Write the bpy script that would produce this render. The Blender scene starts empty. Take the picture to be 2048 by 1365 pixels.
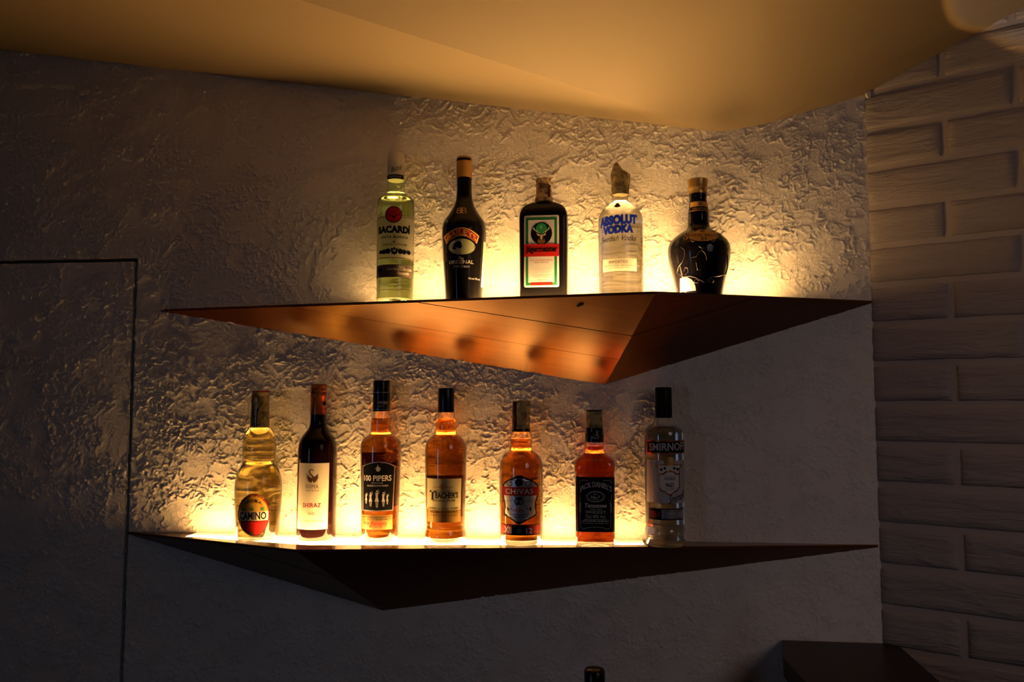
import bpy, math, random
import numpy as np
from mathutils import Vector, Matrix
from mathutils.geometry import tessellate_polygon

random.seed(7)
scene = bpy.context.scene
col = scene.collection

# ------------------------------------------------------------------ camera, world, lights
F_PX, CX, CY = 1600.0, 1024.0, 682.5
EYE, DIST = 1.5, 1.67
PITCH, YAW = math.atan(118 / 1600), math.radians(5.75)
cam_data = bpy.data.cameras.new('camera')
cam_data.sensor_width = 36.0
cam_data.lens = F_PX / 2048 * 36.0
cam_data.clip_start = 0.02
cam = bpy.data.objects.new('camera', cam_data)
cam.location = (0, -DIST, EYE)
cam.rotation_euler = (math.pi / 2 + PITCH, 0, YAW)
col.objects.link(cam)
scene.camera = cam

world = bpy.data.worlds.new('world')
scene.world = world
world.use_nodes = True
bg = world.node_tree.nodes['Background']
bg.inputs['Color'].default_value = (0.85, 0.64, 0.60, 1)
bg.inputs['Strength'].default_value = 0.0030

def area_light(name, loc, target, size, size_y, power, color, spread=180):
    d = bpy.data.lights.new(name, 'AREA')
    d.shape = 'ELLIPSE'; d.size = size; d.size_y = size_y; d.spread = math.radians(spread)
    d.energy = power; d.color = color
    o = bpy.data.objects.new(name, d)
    o.location = loc
    o.rotation_euler = (Vector(target) - Vector(loc)).to_track_quat('-Z', 'Y').to_euler()
    col.objects.link(o)
    return o
# dim evening light of the room behind the camera, and a narrow bluish window far to the left
area_light('room_light', (1.5, -2.0, 2.1), (0.75, 0, 1.05), 1.0, 1.0, 0.72, (1.0, 0.74, 0.70), 80)
area_light('window_light', (-2.6, -3.4, 1.2), (-0.1, 0, 1.0), 0.35, 1.5, 0.45, (0.42, 0.60, 1.0), 70)

scene.view_settings.view_transform = 'Standard'
scene.view_settings.look = 'None'
scene.view_settings.gamma = 1.0
scene.view_settings.use_curve_mapping = False
scene.view_settings.exposure = 0.0
scene.cycles.max_bounces = 20
scene.cycles.transmission_bounces = 18
scene.cycles.glossy_bounces = 6
scene.cycles.diffuse_bounces = 4
scene.cycles.sample_clamp_indirect = 6.0
scene.cycles.blur_glossy = 0.3
PANEL_STRENGTH = 62.0
UPPER_COLOR = (1.0, 0.56, 0.19)
PANEL_COLOR = (1.0, 0.52, 0.16)

# ------------------------------------------------------------------ pixel helpers
def _rot():
    a = math.pi / 2 + PITCH
    rx = np.array([[1, 0, 0], [0, math.cos(a), -math.sin(a)], [0, math.sin(a), math.cos(a)]])
    rz = np.array([[math.cos(YAW), -math.sin(YAW), 0], [math.sin(YAW), math.cos(YAW), 0], [0, 0, 1]])
    return rz @ rx
RM = _rot()
CAM = np.array([0, -DIST, EYE])
def ray(px, py): return RM @ np.array([(px - CX) / F_PX, -(py - CY) / F_PX, -1.0])
def at_y(px, py, y=0.0):
    d = ray(px, py); return CAM + d * ((y - CAM[1]) / d[1])
def at_z(px, py, z):
    d = ray(px, py); return CAM + d * ((z - CAM[2]) / d[2])
def at_plane(px, py, p0, n):
    d = ray(px, py); return CAM + d * (((p0 - CAM) @ n) / (d @ n))
def project(P):
    q = RM.T @ (np.array(P) - CAM)
    return CX + F_PX * q[0] / -q[2], CY - F_PX * q[1] / -q[2], -q[2]

# ------------------------------------------------------------------ object helpers
def new_mesh(name, verts, faces, mat=None, parent=None, smooth=False):
    me = bpy.data.meshes.new(name)
    me.from_pydata([tuple(map(float, v)) for v in verts], [], faces)
    me.update()
    if smooth:
        me.polygons.foreach_set('use_smooth', [True] * len(me.polygons))
    if mat: me.materials.append(mat)
    o = bpy.data.objects.new(name, me)
    col.objects.link(o)
    if parent: o.parent = parent
    return o
def empty(name, loc=(0, 0, 0), rz=0.0):
    o = bpy.data.objects.new(name, None)
    o.location = loc; o.rotation_euler = (0, 0, rz)
    o.empty_display_size = 0.05
    col.objects.link(o)
    return o
def tag(o, label=None, cat=None, group=None, kind=None):
    if label: o['label'] = label
    if cat: o['category'] = cat
    if group: o['group'] = group
    if kind: o['kind'] = kind
    return o
def prism(poly, offset):
    """closed slab from a planar polygon (3D points) and an offset vector"""
    n = len(poly)
    v = [np.array(p, float) for p in poly] + [np.array(p, float) + np.array(offset, float) for p in poly]
    f = [list(range(n))[::-1], [n + i for i in range(n)]]
    f += [[i, (i + 1) % n, n + (i + 1) % n, n + i] for i in range(n)]
    # orient outward
    a = np.cross(v[1] - v[0], v[2] - v[0])
    if np.dot(a, np.array(offset, float)) < 0:
        f = [x[::-1] for x in f]
    return v, f

# ------------------------------------------------------------------ materials
def mat_new(name):
    m = bpy.data.materials.new(name)
    m.use_nodes = True
    nt = m.node_tree
    return m, nt, nt.nodes['Principled BSDF']
def plain(name, rgb, rough=0.55, metal=0.0, spec=0.06, coat=0.0):
    m, nt, b = mat_new(name)
    b.inputs['Base Color'].default_value = (*rgb, 1)
    b.inputs['Roughness'].default_value = rough
    b.inputs['Metallic'].default_value = metal
    b.inputs['Specular IOR Level'].default_value = spec
    b.inputs['Coat Weight'].default_value = coat
    b.inputs['Coat Roughness'].default_value = 0.05
    return m
def noise(nt, scale, detail=3, rough=0.5, vec=None, dist=0.0):
    n = nt.nodes.new('ShaderNodeTexNoise')
    n.inputs['Scale'].default_value = scale
    n.inputs['Detail'].default_value = detail
    n.inputs['Roughness'].default_value = rough
    n.inputs['Distortion'].default_value = dist
    if vec: nt.links.new(vec, n.inputs['Vector'])
    return n
def ramp(nt, fac, stops):
    r = nt.nodes.new('ShaderNodeValToRGB')
    e = r.color_ramp.elements
    while len(e) > 1: e.remove(e[-1])
    e[0].position, e[0].color = stops[0][0], (*stops[0][1], 1)
    for p, c in stops[1:]:
        x = e.new(p); x.color = (*c, 1)
    nt.links.new(fac, r.inputs['Fac'])
    return r
def coords(nt, kind='Object', scale=(1, 1, 1)):
    t = nt.nodes.new('ShaderNodeTexCoord')
    mp = nt.nodes.new('ShaderNodeMapping')
    mp.inputs['Scale'].default_value = scale
    nt.links.new(t.outputs[kind], mp.inputs['Vector'])
    return mp.outputs['Vector']
def bump(nt, b, height, strength, dist):
    n = nt.nodes.new('ShaderNodeBump')
    n.inputs['Strength'].default_value = strength
    n.inputs['Distance'].default_value = dist
    nt.links.new(height, n.inputs['Height'])
    nt.links.new(n.outputs['Normal'], b.inputs['Normal'])

def stucco_mat():
    m, nt, b = mat_new('painted_stucco')
    v = coords(nt)
    n = noise(nt, 6, 4, 0.6, v)
    r = ramp(nt, n.outputs['Fac'], [(0.3, (0.76, 0.70, 0.61)), (0.7, (0.83, 0.78, 0.70))])
    nt.links.new(r.outputs['Color'], b.inputs['Base Color'])
    b.inputs['Roughness'].default_value = 0.62
    b.inputs['Specular IOR Level'].default_value = 0.3
    fine = noise(nt, 260, 4, 0.6, v)
    worm = noise(nt, 62, 2, 0.5, v, 1.6)
    ab = nt.nodes.new('ShaderNodeMath'); ab.operation = 'SUBTRACT'; ab.inputs[1].default_value = 0.5
    nt.links.new(worm.outputs['Fac'], ab.inputs[0])
    ab2 = nt.nodes.new('ShaderNodeMath'); ab2.operation = 'ABSOLUTE'; nt.links.new(ab.outputs[0], ab2.inputs[0])
    mr = nt.nodes.new('ShaderNodeMapRange')
    mr.inputs['From Min'].default_value = 0.0; mr.inputs['From Max'].default_value = 0.035
    mr.inputs['To Min'].default_value = 1.0; mr.inputs['To Max'].default_value = 0.0
    nt.links.new(ab2.outputs[0], mr.inputs['Value'])
    msk = noise(nt, 22, 2, 0.5, v)
    mk = nt.nodes.new('ShaderNodeMapRange')
    mk.inputs['From Min'].default_value = 0.44; mk.inputs['From Max'].default_value = 0.58
    nt.links.new(msk.outputs['Fac'], mk.inputs['Value'])
    mu = nt.nodes.new('ShaderNodeMath'); mu.operation = 'MULTIPLY'
    nt.links.new(mr.outputs[0], mu.inputs[0]); nt.links.new(mk.outputs[0], mu.inputs[1])
    ad = nt.nodes.new('ShaderNodeMath'); ad.operation = 'MULTIPLY_ADD'; ad.inputs[1].default_value = 0.35
    nt.links.new(fine.outputs['Fac'], ad.inputs[0]); nt.links.new(mu.outputs[0], ad.inputs[2])
    bump(nt, b, ad.outputs[0], 0.6, 0.0014)
    return m
def ceiling_mat():
    m, nt, b = mat_new('painted_ceiling')
    v = coords(nt)
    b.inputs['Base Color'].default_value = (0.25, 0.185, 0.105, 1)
    b.inputs['Roughness'].default_value = 0.7
    fine = noise(nt, 300, 3, 0.6, v)
    bump(nt, b, fine.outputs['Fac'], 0.12, 0.001)
    return m
def brick_mat():
    m, nt, b = mat_new('painted_brick')
    v = coords(nt)
    info = nt.nodes.new('ShaderNodeObjectInfo')
    add = nt.nodes.new('ShaderNodeVectorMath'); add.operation = 'MULTIPLY_ADD'
    comb = nt.nodes.new('ShaderNodeCombineXYZ')
    for i in range(3): nt.links.new(info.outputs['Random'], comb.inputs[i])
    nt.links.new(comb.outputs[0], add.inputs[0])
    add.inputs[1].default_value = (37, 11, 53)
    nt.links.new(v, add.inputs[2])
    sc = nt.nodes.new('ShaderNodeMapping'); sc.inputs['Scale'].default_value = (9, 20, 48)
    sc.inputs['Rotation'].default_value = (0, 0.10, 0)
    nt.links.new(add.outputs[0], sc.inputs['Vector'])
    n = noise(nt, 1.0, 5, 0.62, sc.outputs[0], 0.6)
    b.inputs['Base Color'].default_value = (0.40, 0.35, 0.32, 1)
    b.inputs['Roughness'].default_value = 0.6
    b.inputs['Specular IOR Level'].default_value = 0.3
    bump(nt, b, n.outputs['Fac'], 0.9, 0.009)
    return m
def wood_mat(name, dark, light, rough=0.45, spec=0.3, tint=(1, 1, 1)):
    m, nt, b = mat_new(name)
    v = coords(nt, 'Object', (3.0, 60, 60))
    n = noise(nt, 1.0, 6, 0.65, v, 1.2)
    r = ramp(nt, n.outputs['Fac'], [(0.30, dark), (0.72, light)])
    nt.links.new(r.outputs['Color'], b.inputs['Base Color'])
    b.inputs['Roughness'].default_value = rough
    b.inputs['Specular IOR Level'].default_value = spec
    b.inputs['Specular Tint'].default_value = (*tint, 1)
    bump(nt, b, n.outputs['Fac'], 0.08, 0.0008)
    return m
def glass_mat(name, rgb, ior=1.45, rough=0.0):
    m, nt, b = mat_new(name)
    b.inputs['Base Color'].default_value = (*rgb, 1)
    b.inputs['Transmission Weight'].default_value = 1.0
    b.inputs['Roughness'].default_value = rough
    b.inputs['IOR'].default_value = ior
    return m
def panel_mat(name, color, strength):
    m, nt, b = mat_new(name)
    b.inputs['Base Color'].default_value = (0.8, 0.75, 0.65, 1)
    b.inputs['Emission Color'].default_value = (*color, 1)
    b.inputs['Emission Strength'].default_value = strength
    return m
def paper_strip_mat(name, base, ink):
    m, nt, b = mat_new(name)
    v = coords(nt, 'Object', (1, 1, 1))
    n = noise(nt, 90, 4, 0.7, v)
    r = ramp(nt, n.outputs['Fac'], [(0.42, ink), (0.52, base)])
    nt.links.new(r.outputs['Color'], b.inputs['Base Color'])
    b.inputs['Roughness'].default_value = 0.55
    b.inputs['Subsurface Weight'].default_value = 0.0
    n2 = noise(nt, 160, 3, 0.6, v)
    bump(nt, b, n2.outputs['Fac'], 0.5, 0.002)
    return m

def backlit(name, rgb, thru):
    m, nt, b = mat_new(name)
    b.inputs['Base Color'].default_value = (*rgb, 1)
    b.inputs['Roughness'].default_value = 0.6
    b.inputs['Specular IOR Level'].default_value = 0.2
    t = nt.nodes.new('ShaderNodeBsdfTranslucent'); t.inputs['Color'].default_value = (*rgb, 1)
    mx = nt.nodes.new('ShaderNodeMixShader'); mx.inputs[0].default_value = thru
    out = nt.nodes['Material Output']
    nt.links.new(b.outputs[0], mx.inputs[1]); nt.links.new(t.outputs[0], mx.inputs[2])
    nt.links.new(mx.outputs[0], out.inputs['Surface'])
    return m
M = {}
M['stucco'] = stucco_mat()
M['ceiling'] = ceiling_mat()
M['brick'] = brick_mat()
M['mortar'] = plain('painted_mortar', (0.46, 0.40, 0.36), 0.65, spec=0.3)
M['wood'] = wood_mat('reddish_wood', (0.060, 0.010, 0.001), (0.11, 0.024, 0.003), 0.30, 0.85, (1.0, 0.60, 0.26))
M['dark_wood'] = wood_mat('dark_wood', (0.020, 0.011, 0.007), (0.045, 0.022, 0.012), 0.4)
M['panel'] = panel_mat('lit_acrylic', PANEL_COLOR, PANEL_STRENGTH)
M['panel_up'] = panel_mat('lit_acrylic_upper', UPPER_COLOR, PANEL_STRENGTH * 1.2)
M['acrylic'] = panel_mat('faintly_lit_acrylic', PANEL_COLOR, 2.5)
M['void'] = plain('dark_gap', (0.012, 0.010, 0.009), 0.9, spec=0.1)
M['clear'] = glass_mat('clear_glass', (1.0, 1.0, 0.99))
M['green_clear'] = glass_mat('greenish_glass', (0.91, 0.99, 0.78))
M['water'] = glass_mat('clear_spirit', (0.97, 0.97, 0.93), 1.36)
M['rum'] = glass_mat('pale_rum', (0.93, 0.98, 0.72), 1.36)
M['tequila'] = glass_mat('golden_spirit', (1.0, 0.84, 0.33), 1.36)
M['whisky'] = glass_mat('amber_whisky', (1.0, 0.44, 0.07), 1.36)
M['whisky_dark'] = glass_mat('deep_amber_whisky', (0.78, 0.14, 0.022), 1.36)
M['black_glass'] = plain('black_glass', (0.006, 0.005, 0.005), 0.06, spec=0.25)
M['wine_glass'] = plain('dark_wine_glass', (0.010, 0.003, 0.003), 0.07, spec=0.3)
M['navy_glaze'] = plain('dark_glaze', (0.005, 0.004, 0.006), 0.08, spec=0.35)
M['white'] = plain('white_plastic', (0.72, 0.68, 0.58), 0.45)
M['cream'] = plain('cream_paper', (0.72, 0.66, 0.50), 0.6)
M['paper'] = plain('white_paper', (0.74, 0.72, 0.68), 0.6)
M['grey_paper'] = plain('pale_grey_paper', (0.50, 0.49, 0.52), 0.55)
M['black'] = plain('black_ink', (0.005, 0.005, 0.006), 0.5)
M['black_plastic'] = plain('black_plastic', (0.008, 0.008, 0.009), 0.22, spec=0.4)
M['brown_ink'] = plain('brown_ink', (0.10, 0.045, 0.02), 0.6)
M['red'] = plain('red_ink', (0.55, 0.02, 0.015), 0.5)
M['dark_red'] = plain('dark_red_ink', (0.26, 0.015, 0.015), 0.5)
M['green'] = plain('green_ink', (0.02, 0.20, 0.05), 0.5)
M['blue'] = backlit('blue_ink', (0.010, 0.035, 0.55), 0.45)
M['yellow'] = plain('yellow_ink', (0.85, 0.50, 0.06), 0.5)
M['gold'] = plain('gold_foil', (0.72, 0.45, 0.14), 0.32, metal=0.8)
M['gold_ink'] = plain('gold_ink', (0.75, 0.42, 0.10), 0.5)
M['tan'] = plain('tan_cap', (0.50, 0.27, 0.08), 0.45)
M['silver'] = plain('silver_foil', (0.52, 0.52, 0.56), 0.32, metal=0.75)
M['silver_ink'] = plain('silver_ink', (0.55, 0.54, 0.54), 0.5)
M['olive'] = plain('olive_label', (0.40, 0.36, 0.20), 0.5)
M['bronze'] = plain('bronze_label', (0.26, 0.15, 0.04), 0.4, metal=0.3)
M['copper'] = plain('copper_foil', (0.42, 0.13, 0.04), 0.3, metal=0.7)
M['strip'] = paper_strip_mat('tax_strip_paper', (0.78, 0.56, 0.24), (0.22, 0.12, 0.05))
M['strip_olive'] = paper_strip_mat('olive_strip_paper', (0.50, 0.40, 0.16), (0.22, 0.17, 0.06))
M['back'] = plain('back_label_paper', (0.20, 0.10, 0.05), 0.7)
M['meadow'] = plain('picture_green', (0.36, 0.38, 0.20), 0.5)
M['frost'] = backlit('frosted_print', (0.84, 0.80, 0.66), 0.6)
M['thin_paper'] = backlit('thin_cream_paper', (0.80, 0.76, 0.58), 0.6)
M['thin_yellow'] = backlit('thin_yellow_print', (0.88, 0.55, 0.08), 0.5)

# ------------------------------------------------------------------ stucco relief
def perlin(x, y, seed):
    rng = np.random.RandomState(seed)
    perm = rng.permutation(256)
    ang = rng.rand(256) * 2 * np.pi
    gx, gy = np.cos(ang), np.sin(ang)
    xi, yi = np.floor(x).astype(int), np.floor(y).astype(int)
    xf, yf = x - xi, y - yi
    def h(a, b): return perm[(perm[a & 255] + b) & 255]
    def g(a, b, dx, dy):
        k = h(a, b); return gx[k] * dx + gy[k] * dy
    u = xf ** 3 * (xf * (xf * 6 - 15) + 10); v = yf ** 3 * (yf * (yf * 6 - 15) + 10)
    a = g(xi, yi, xf, yf) * (1 - u) + g(xi + 1, yi, xf - 1, yf) * u
    b = g(xi, yi + 1, xf, yf - 1) * (1 - u) + g(xi + 1, yi + 1, xf - 1, yf - 1) * u
    return (a * (1 - v) + b * v) * 1.5
def smooth(e0, e1, x):
    t = np.clip((x - e0) / (e1 - e0), 0, 1); return t * t * (3 - 2 * t)
def stucco_height(x, z):
    wx = x + 0.008 * perlin(x / 0.024, z / 0.024, 1) + 0.003 * perlin(x / 0.011, z / 0.011, 2)
    wz = z + 0.008 * perlin(x / 0.024, z / 0.024, 3) + 0.003 * perlin(x / 0.011, z / 0.011, 4)
    n1 = perlin(wx / 0.022, wz / 0.017, 5) + 0.40 * perlin(wx / 0.010, wz / 0.009, 6)
    n2 = perlin(wx / 0.014, wz / 0.011, 7) + 0.35 * perlin(wx / 0.007, wz / 0.007, 8)
    ridge1 = np.clip(1 - np.abs(n1) / 0.11, 0, 1)
    ridge2 = np.clip(1 - np.abs(n2 - 0.1) / 0.13, 0, 1) * smooth(-0.25, 0.15, perlin(x / 0.05, z / 0.04, 14))
    plateau = smooth(-0.04, 0.07, n1)
    patch = smooth(-0.20, 0.10, perlin(x / 0.11, z / 0.08, 9) + 0.8 * perlin(x / 0.040, z / 0.034, 10) + 0.16)
    crumbs = np.clip(perlin(wx / 0.0070, wz / 0.0070, 11), 0, 1)
    h = patch * (0.0021 * ridge1 + 0.0018 * ridge2 + 0.0006 * plateau + 0.0009 * crumbs)
    h += (1 - patch) * 0.0006 * ridge1
    h += 0.0010 * perlin(x / 0.09, z / 0.09, 12)
    h = h * (1.0 + 0.35 * (1 - smooth(-0.9, -0.4, x)))
    return h * (1.0 - 0.45 * smooth(0.10, 0.30, x) * (1 - smooth(1.58, 1.70, z)))

X_CORNER = 0.562
DOOR_X, DOOR_Z, GAP = -1.0125, 1.8075, 0.0075
def axis_lines(lo, a, b, hi, step, breaks):
    pts = list(np.arange(lo, a, 0.05)) + list(np.arange(a, b, step)) + list(np.arange(b, hi, 0.05)) + [hi]
    pts = np.array(sorted(pts))
    pts = pts[(pts < breaks[0] - step * 0.55) | (pts > breaks[1] + step * 0.55)]
    return np.array(sorted(list(pts) + list(breaks)))
xs = axis_lines(-2.3, -1.42, X_CORNER, X_CORNER + 0.01, 0.0018, [DOOR_X, DOOR_X + GAP])
zs = axis_lines(0.0, 0.84, 2.36, 2.75, 0.0018, [DOOR_Z, DOOR_Z + GAP])
GX, GZ = np.meshgrid(xs, zs)
GH = stucco_height(GX, GZ)
i_d = int(np.argmin(np.abs(xs - DOOR_X))); j_d = int(np.argmin(np.abs(zs - DOOR_Z)))
def grid_object(name, cell_mask, skirts):
    ny, nx = GX.shape
    idx = np.arange(ny * nx).reshape(ny, nx)
    q = np.stack([idx[:-1, :-1], idx[:-1, 1:], idx[1:, 1:], idx[1:, :-1]], -1)[cell_mask]
    used = np.unique(q)
    remap = -np.ones(ny * nx, int); remap[used] = np.arange(len(used))
    co = np.stack([GX.ravel()[used], -GH.ravel()[used], GZ.ravel()[used]], 1)
    q = remap[q]
    extra_v, extra_q = [], []
    base = len(co)
    for line in skirts:                       # returns of the gap, 3 cm deep
        ln = remap[line]
        bk = co[ln].copy(); bk[:, 1] = 0.03
        s = base + sum(len(e) for e in extra_v)
        extra_v.append(bk)
        k = np.arange(len(ln) - 1)
        extra_q.append(np.stack([ln[k], ln[k + 1], s + k + 1, s + k], 1))
    co = np.concatenate([co] + extra_v); q = np.concatenate([q] + extra_q)
    me = bpy.data.meshes.new(name)
    me.vertices.add(len(co)); me.vertices.foreach_set('co', co.astype(np.float32).ravel())
    me.loops.add(q.size); me.loops.foreach_set('vertex_index', q.astype(np.int32).ravel())
    me.polygons.add(len(q))
    me.polygons.foreach_set('loop_start', (np.arange(len(q)) * 4).astype(np.int32))
    me.update(calc_edges=True); me.validate()
    me.polygons.foreach_set('use_smooth', np.ones(len(me.polygons), dtype=bool))
    me.materials.append(M['stucco'])
    o = bpy.data.objects.new(name, me); col.objects.link(o)
    return o
_ny, _nx = GX.shape
ci, cj = np.meshgrid(np.arange(_nx - 1), np.arange(_ny - 1))
door_mask = (ci < i_d) & (cj < j_d)
wall_mask = (ci > i_d) | (cj > j_d)
_idx = np.arange(_ny * _nx).reshape(_ny, _nx)
wall = grid_object('wall_back', wall_mask, [_idx[j_d + 1, :i_d + 2], _idx[:j_d + 2, i_d + 1]])
tag(wall, 'rough troweled stucco wall behind the bottle shelves', kind='structure')
door = grid_object('door_1', door_mask, [_idx[j_d, :i_d + 1], _idx[:j_d + 1, i_d]])
tag(door, 'flush stucco-covered hidden door with a thin black gap at left', kind='structure')
v, f = prism([(-2.3, 0.031, 0), (DOOR_X + 0.06, 0.031, 0), (DOOR_X + 0.06, 0.031, DOOR_Z + 0.06), (-2.3, 0.031, DOOR_Z + 0.06)], (0, 0.02, 0))
new_mesh('gap_backing', v, f, M['void'], door)

# ------------------------------------------------------------------ brick wall on the right
far = ray(-1285, 770); far[2] = 0
NEAR = -far / np.linalg.norm(far)                 # along the brick wall, towards the room
NRM = np.array([NEAR[1], -NEAR[0], 0.0])          # into the room
if NRM @ (CAM - np.array([X_CORNER, 0, EYE])) < 0: NRM = -NRM
B0 = np.array([X_CORNER, 0.0, 0.0])
wr = empty('wall_right')
wr.location = tuple(B0)
wr.rotation_euler = (0, 0, math.atan2(NEAR[1], NEAR[0]))
tag(wr, 'white painted brick wall turning towards the room at right', kind='structure')
# local frame of wall_right: x along the wall, -y into the room, z up
v, f = prism([(-0.012, 0, 0), (1.1, 0, 0), (1.1, 0, 2.75), (-0.012, 0, 2.75)], (0, 0.06, 0))
new_mesh('mortar_bed', v, f, M['mortar'], wr)
PITCH_Z, JOINT, BL = 0.0793, 0.0125, 0.24
def brick_mesh(name, length, seed):
    h = PITCH_Z - JOINT
    nx, nz = max(5, int(length / 0.012)), 7
    x = np.concatenate([[0], np.linspace(0.003, length - 0.003, nx - 1), [length]]); z = np.concatenate([[0], np.linspace(0.003, h - 0.003, nz - 1), [h]])
    X, Z = np.meshgrid(x, z)
    edge = np.minimum(np.minimum(X, length - X) / 0.003, np.minimum(Z, h - Z) / 0.003)
    Y = -0.0036 * smooth(-0.4, 1.0, edge) - 0.0016 * perlin(X / 0.06 + seed, Z / 0.014 + seed * 3, 20) * (edge > 0.2)
    Xj = X + 0.0012 * perlin(X / 0.02 + seed, Z / 0.02, 21); Zj = Z + 0.0013 * perlin(X / 0.025, Z / 0.02 + seed, 22)
    vs = np.stack([Xj, Y, Zj], -1).reshape(-1, 3).tolist()
    W = nx + 1
    fs = [[j * W + i, j * W + i + 1, (j + 1) * W + i + 1, (j + 1) * W + i] for j in range(nz) for i in range(nx)]
    ring = [i for i in range(W)] + [j * W + nx for j in range(1, nz + 1)] + [nz * W + i for i in range(nx - 1, -1, -1)] + [j * W for j in range(nz - 1, 0, -1)]
    b = len(vs)
    vs += [[vs[k][0], 0.004, vs[k][2]] for k in ring]
    n = len(ring)
    fs += [[ring[(k + 1) % n], ring[k], b + k, b + (k + 1) % n] for k in range(n)]
    me = bpy.data.meshes.new(name)
    me.from_pydata(vs, [], fs); me.update()
    me.polygons.foreach_set('use_smooth', [True] * len(me.polygons))
    me.materials.append(M['brick'])
    return me
S1 = 0.1408
full = [brick_mesh('brick', BL - JOINT, k * 5.3 + 1) for k in range(5)]
short = [brick_mesh('brick', S1 - JOINT / 2, k * 3.7 + 40) for k in range(3)]
mid = [brick_mesh('brick', S1 + BL / 2 - JOINT / 2, k * 4.1 + 80) for k in range(3)]
for c in range(-10, 10):
    zc = 1.572 + c * PITCH_Z + JOINT / 2
    even = (c % 2 != 0)
    starts = [(0.0, random.choice(short if even else mid))]
    s = S1 if even else S1 + BL / 2
    while s < 0.80:
        starts.append((s + JOINT / 2, random.choice(full))); s += BL
    for sx, me in starts:
        o = bpy.data.objects.new('brick', me)
        o.parent = wr; o.location = (sx, 0, zc)
        col.objects.link(o)

# ------------------------------------------------------------------ faceted ceiling
Pc, P2, P3 = at_y(1440, 264), at_y(1527, 250), at_y(1735, 188)
Pb = at_plane(2048, 15, B0, NRM)
n3 = np.cross(P3 - P2, Pb - P2); E2 = at_plane(1530, 0, P2, n3)
E2 = CAM + (E2 - CAM) * 1.055                      # the middle facet climbs more steeply towards the room
n2 = np.cross(P2 - Pc, E2 - Pc); E1 = at_plane(600, 0, Pc, n2)
P0 = at_y(0, 100)
def ext(a, b, k): return a + (b - a) * k
E1x, E2x, P0x, Pbx = ext(Pc, E1, 1.9), ext(P2, E2, 2.4), ext(Pc, P0, 1.5), ext(P3, Pb, 2.6)
ceil = empty('ceiling', tuple(Pc))
tag(ceil, 'faceted smooth plaster ceiling lit warmly from the upper shelf', kind='structure')
up = np.array([0, 0.0, 0.04])
back = np.array([0, 0.02, 0])
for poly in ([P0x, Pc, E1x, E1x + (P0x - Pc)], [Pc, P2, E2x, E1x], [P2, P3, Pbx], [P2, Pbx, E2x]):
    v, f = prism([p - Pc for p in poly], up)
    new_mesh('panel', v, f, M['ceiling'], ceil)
chip_v = []
pk = at_y(1736, 186, -0.006)
chip = []
for k in range(7):
    a = k / 7 * 2 * math.pi
    r_ = 0.008 * (0.6 + 0.6 * random.random())
    chip.append(np.array([pk[0] + r_ * math.cos(a) * 0.7, pk[1] - 0.004, pk[2] - 0.004 + r_ * math.sin(a)]))
v, f = prism(chip, (0, 0.012, 0))
new_mesh('paint_chip', v, f, M['paper'], wall)

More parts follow.
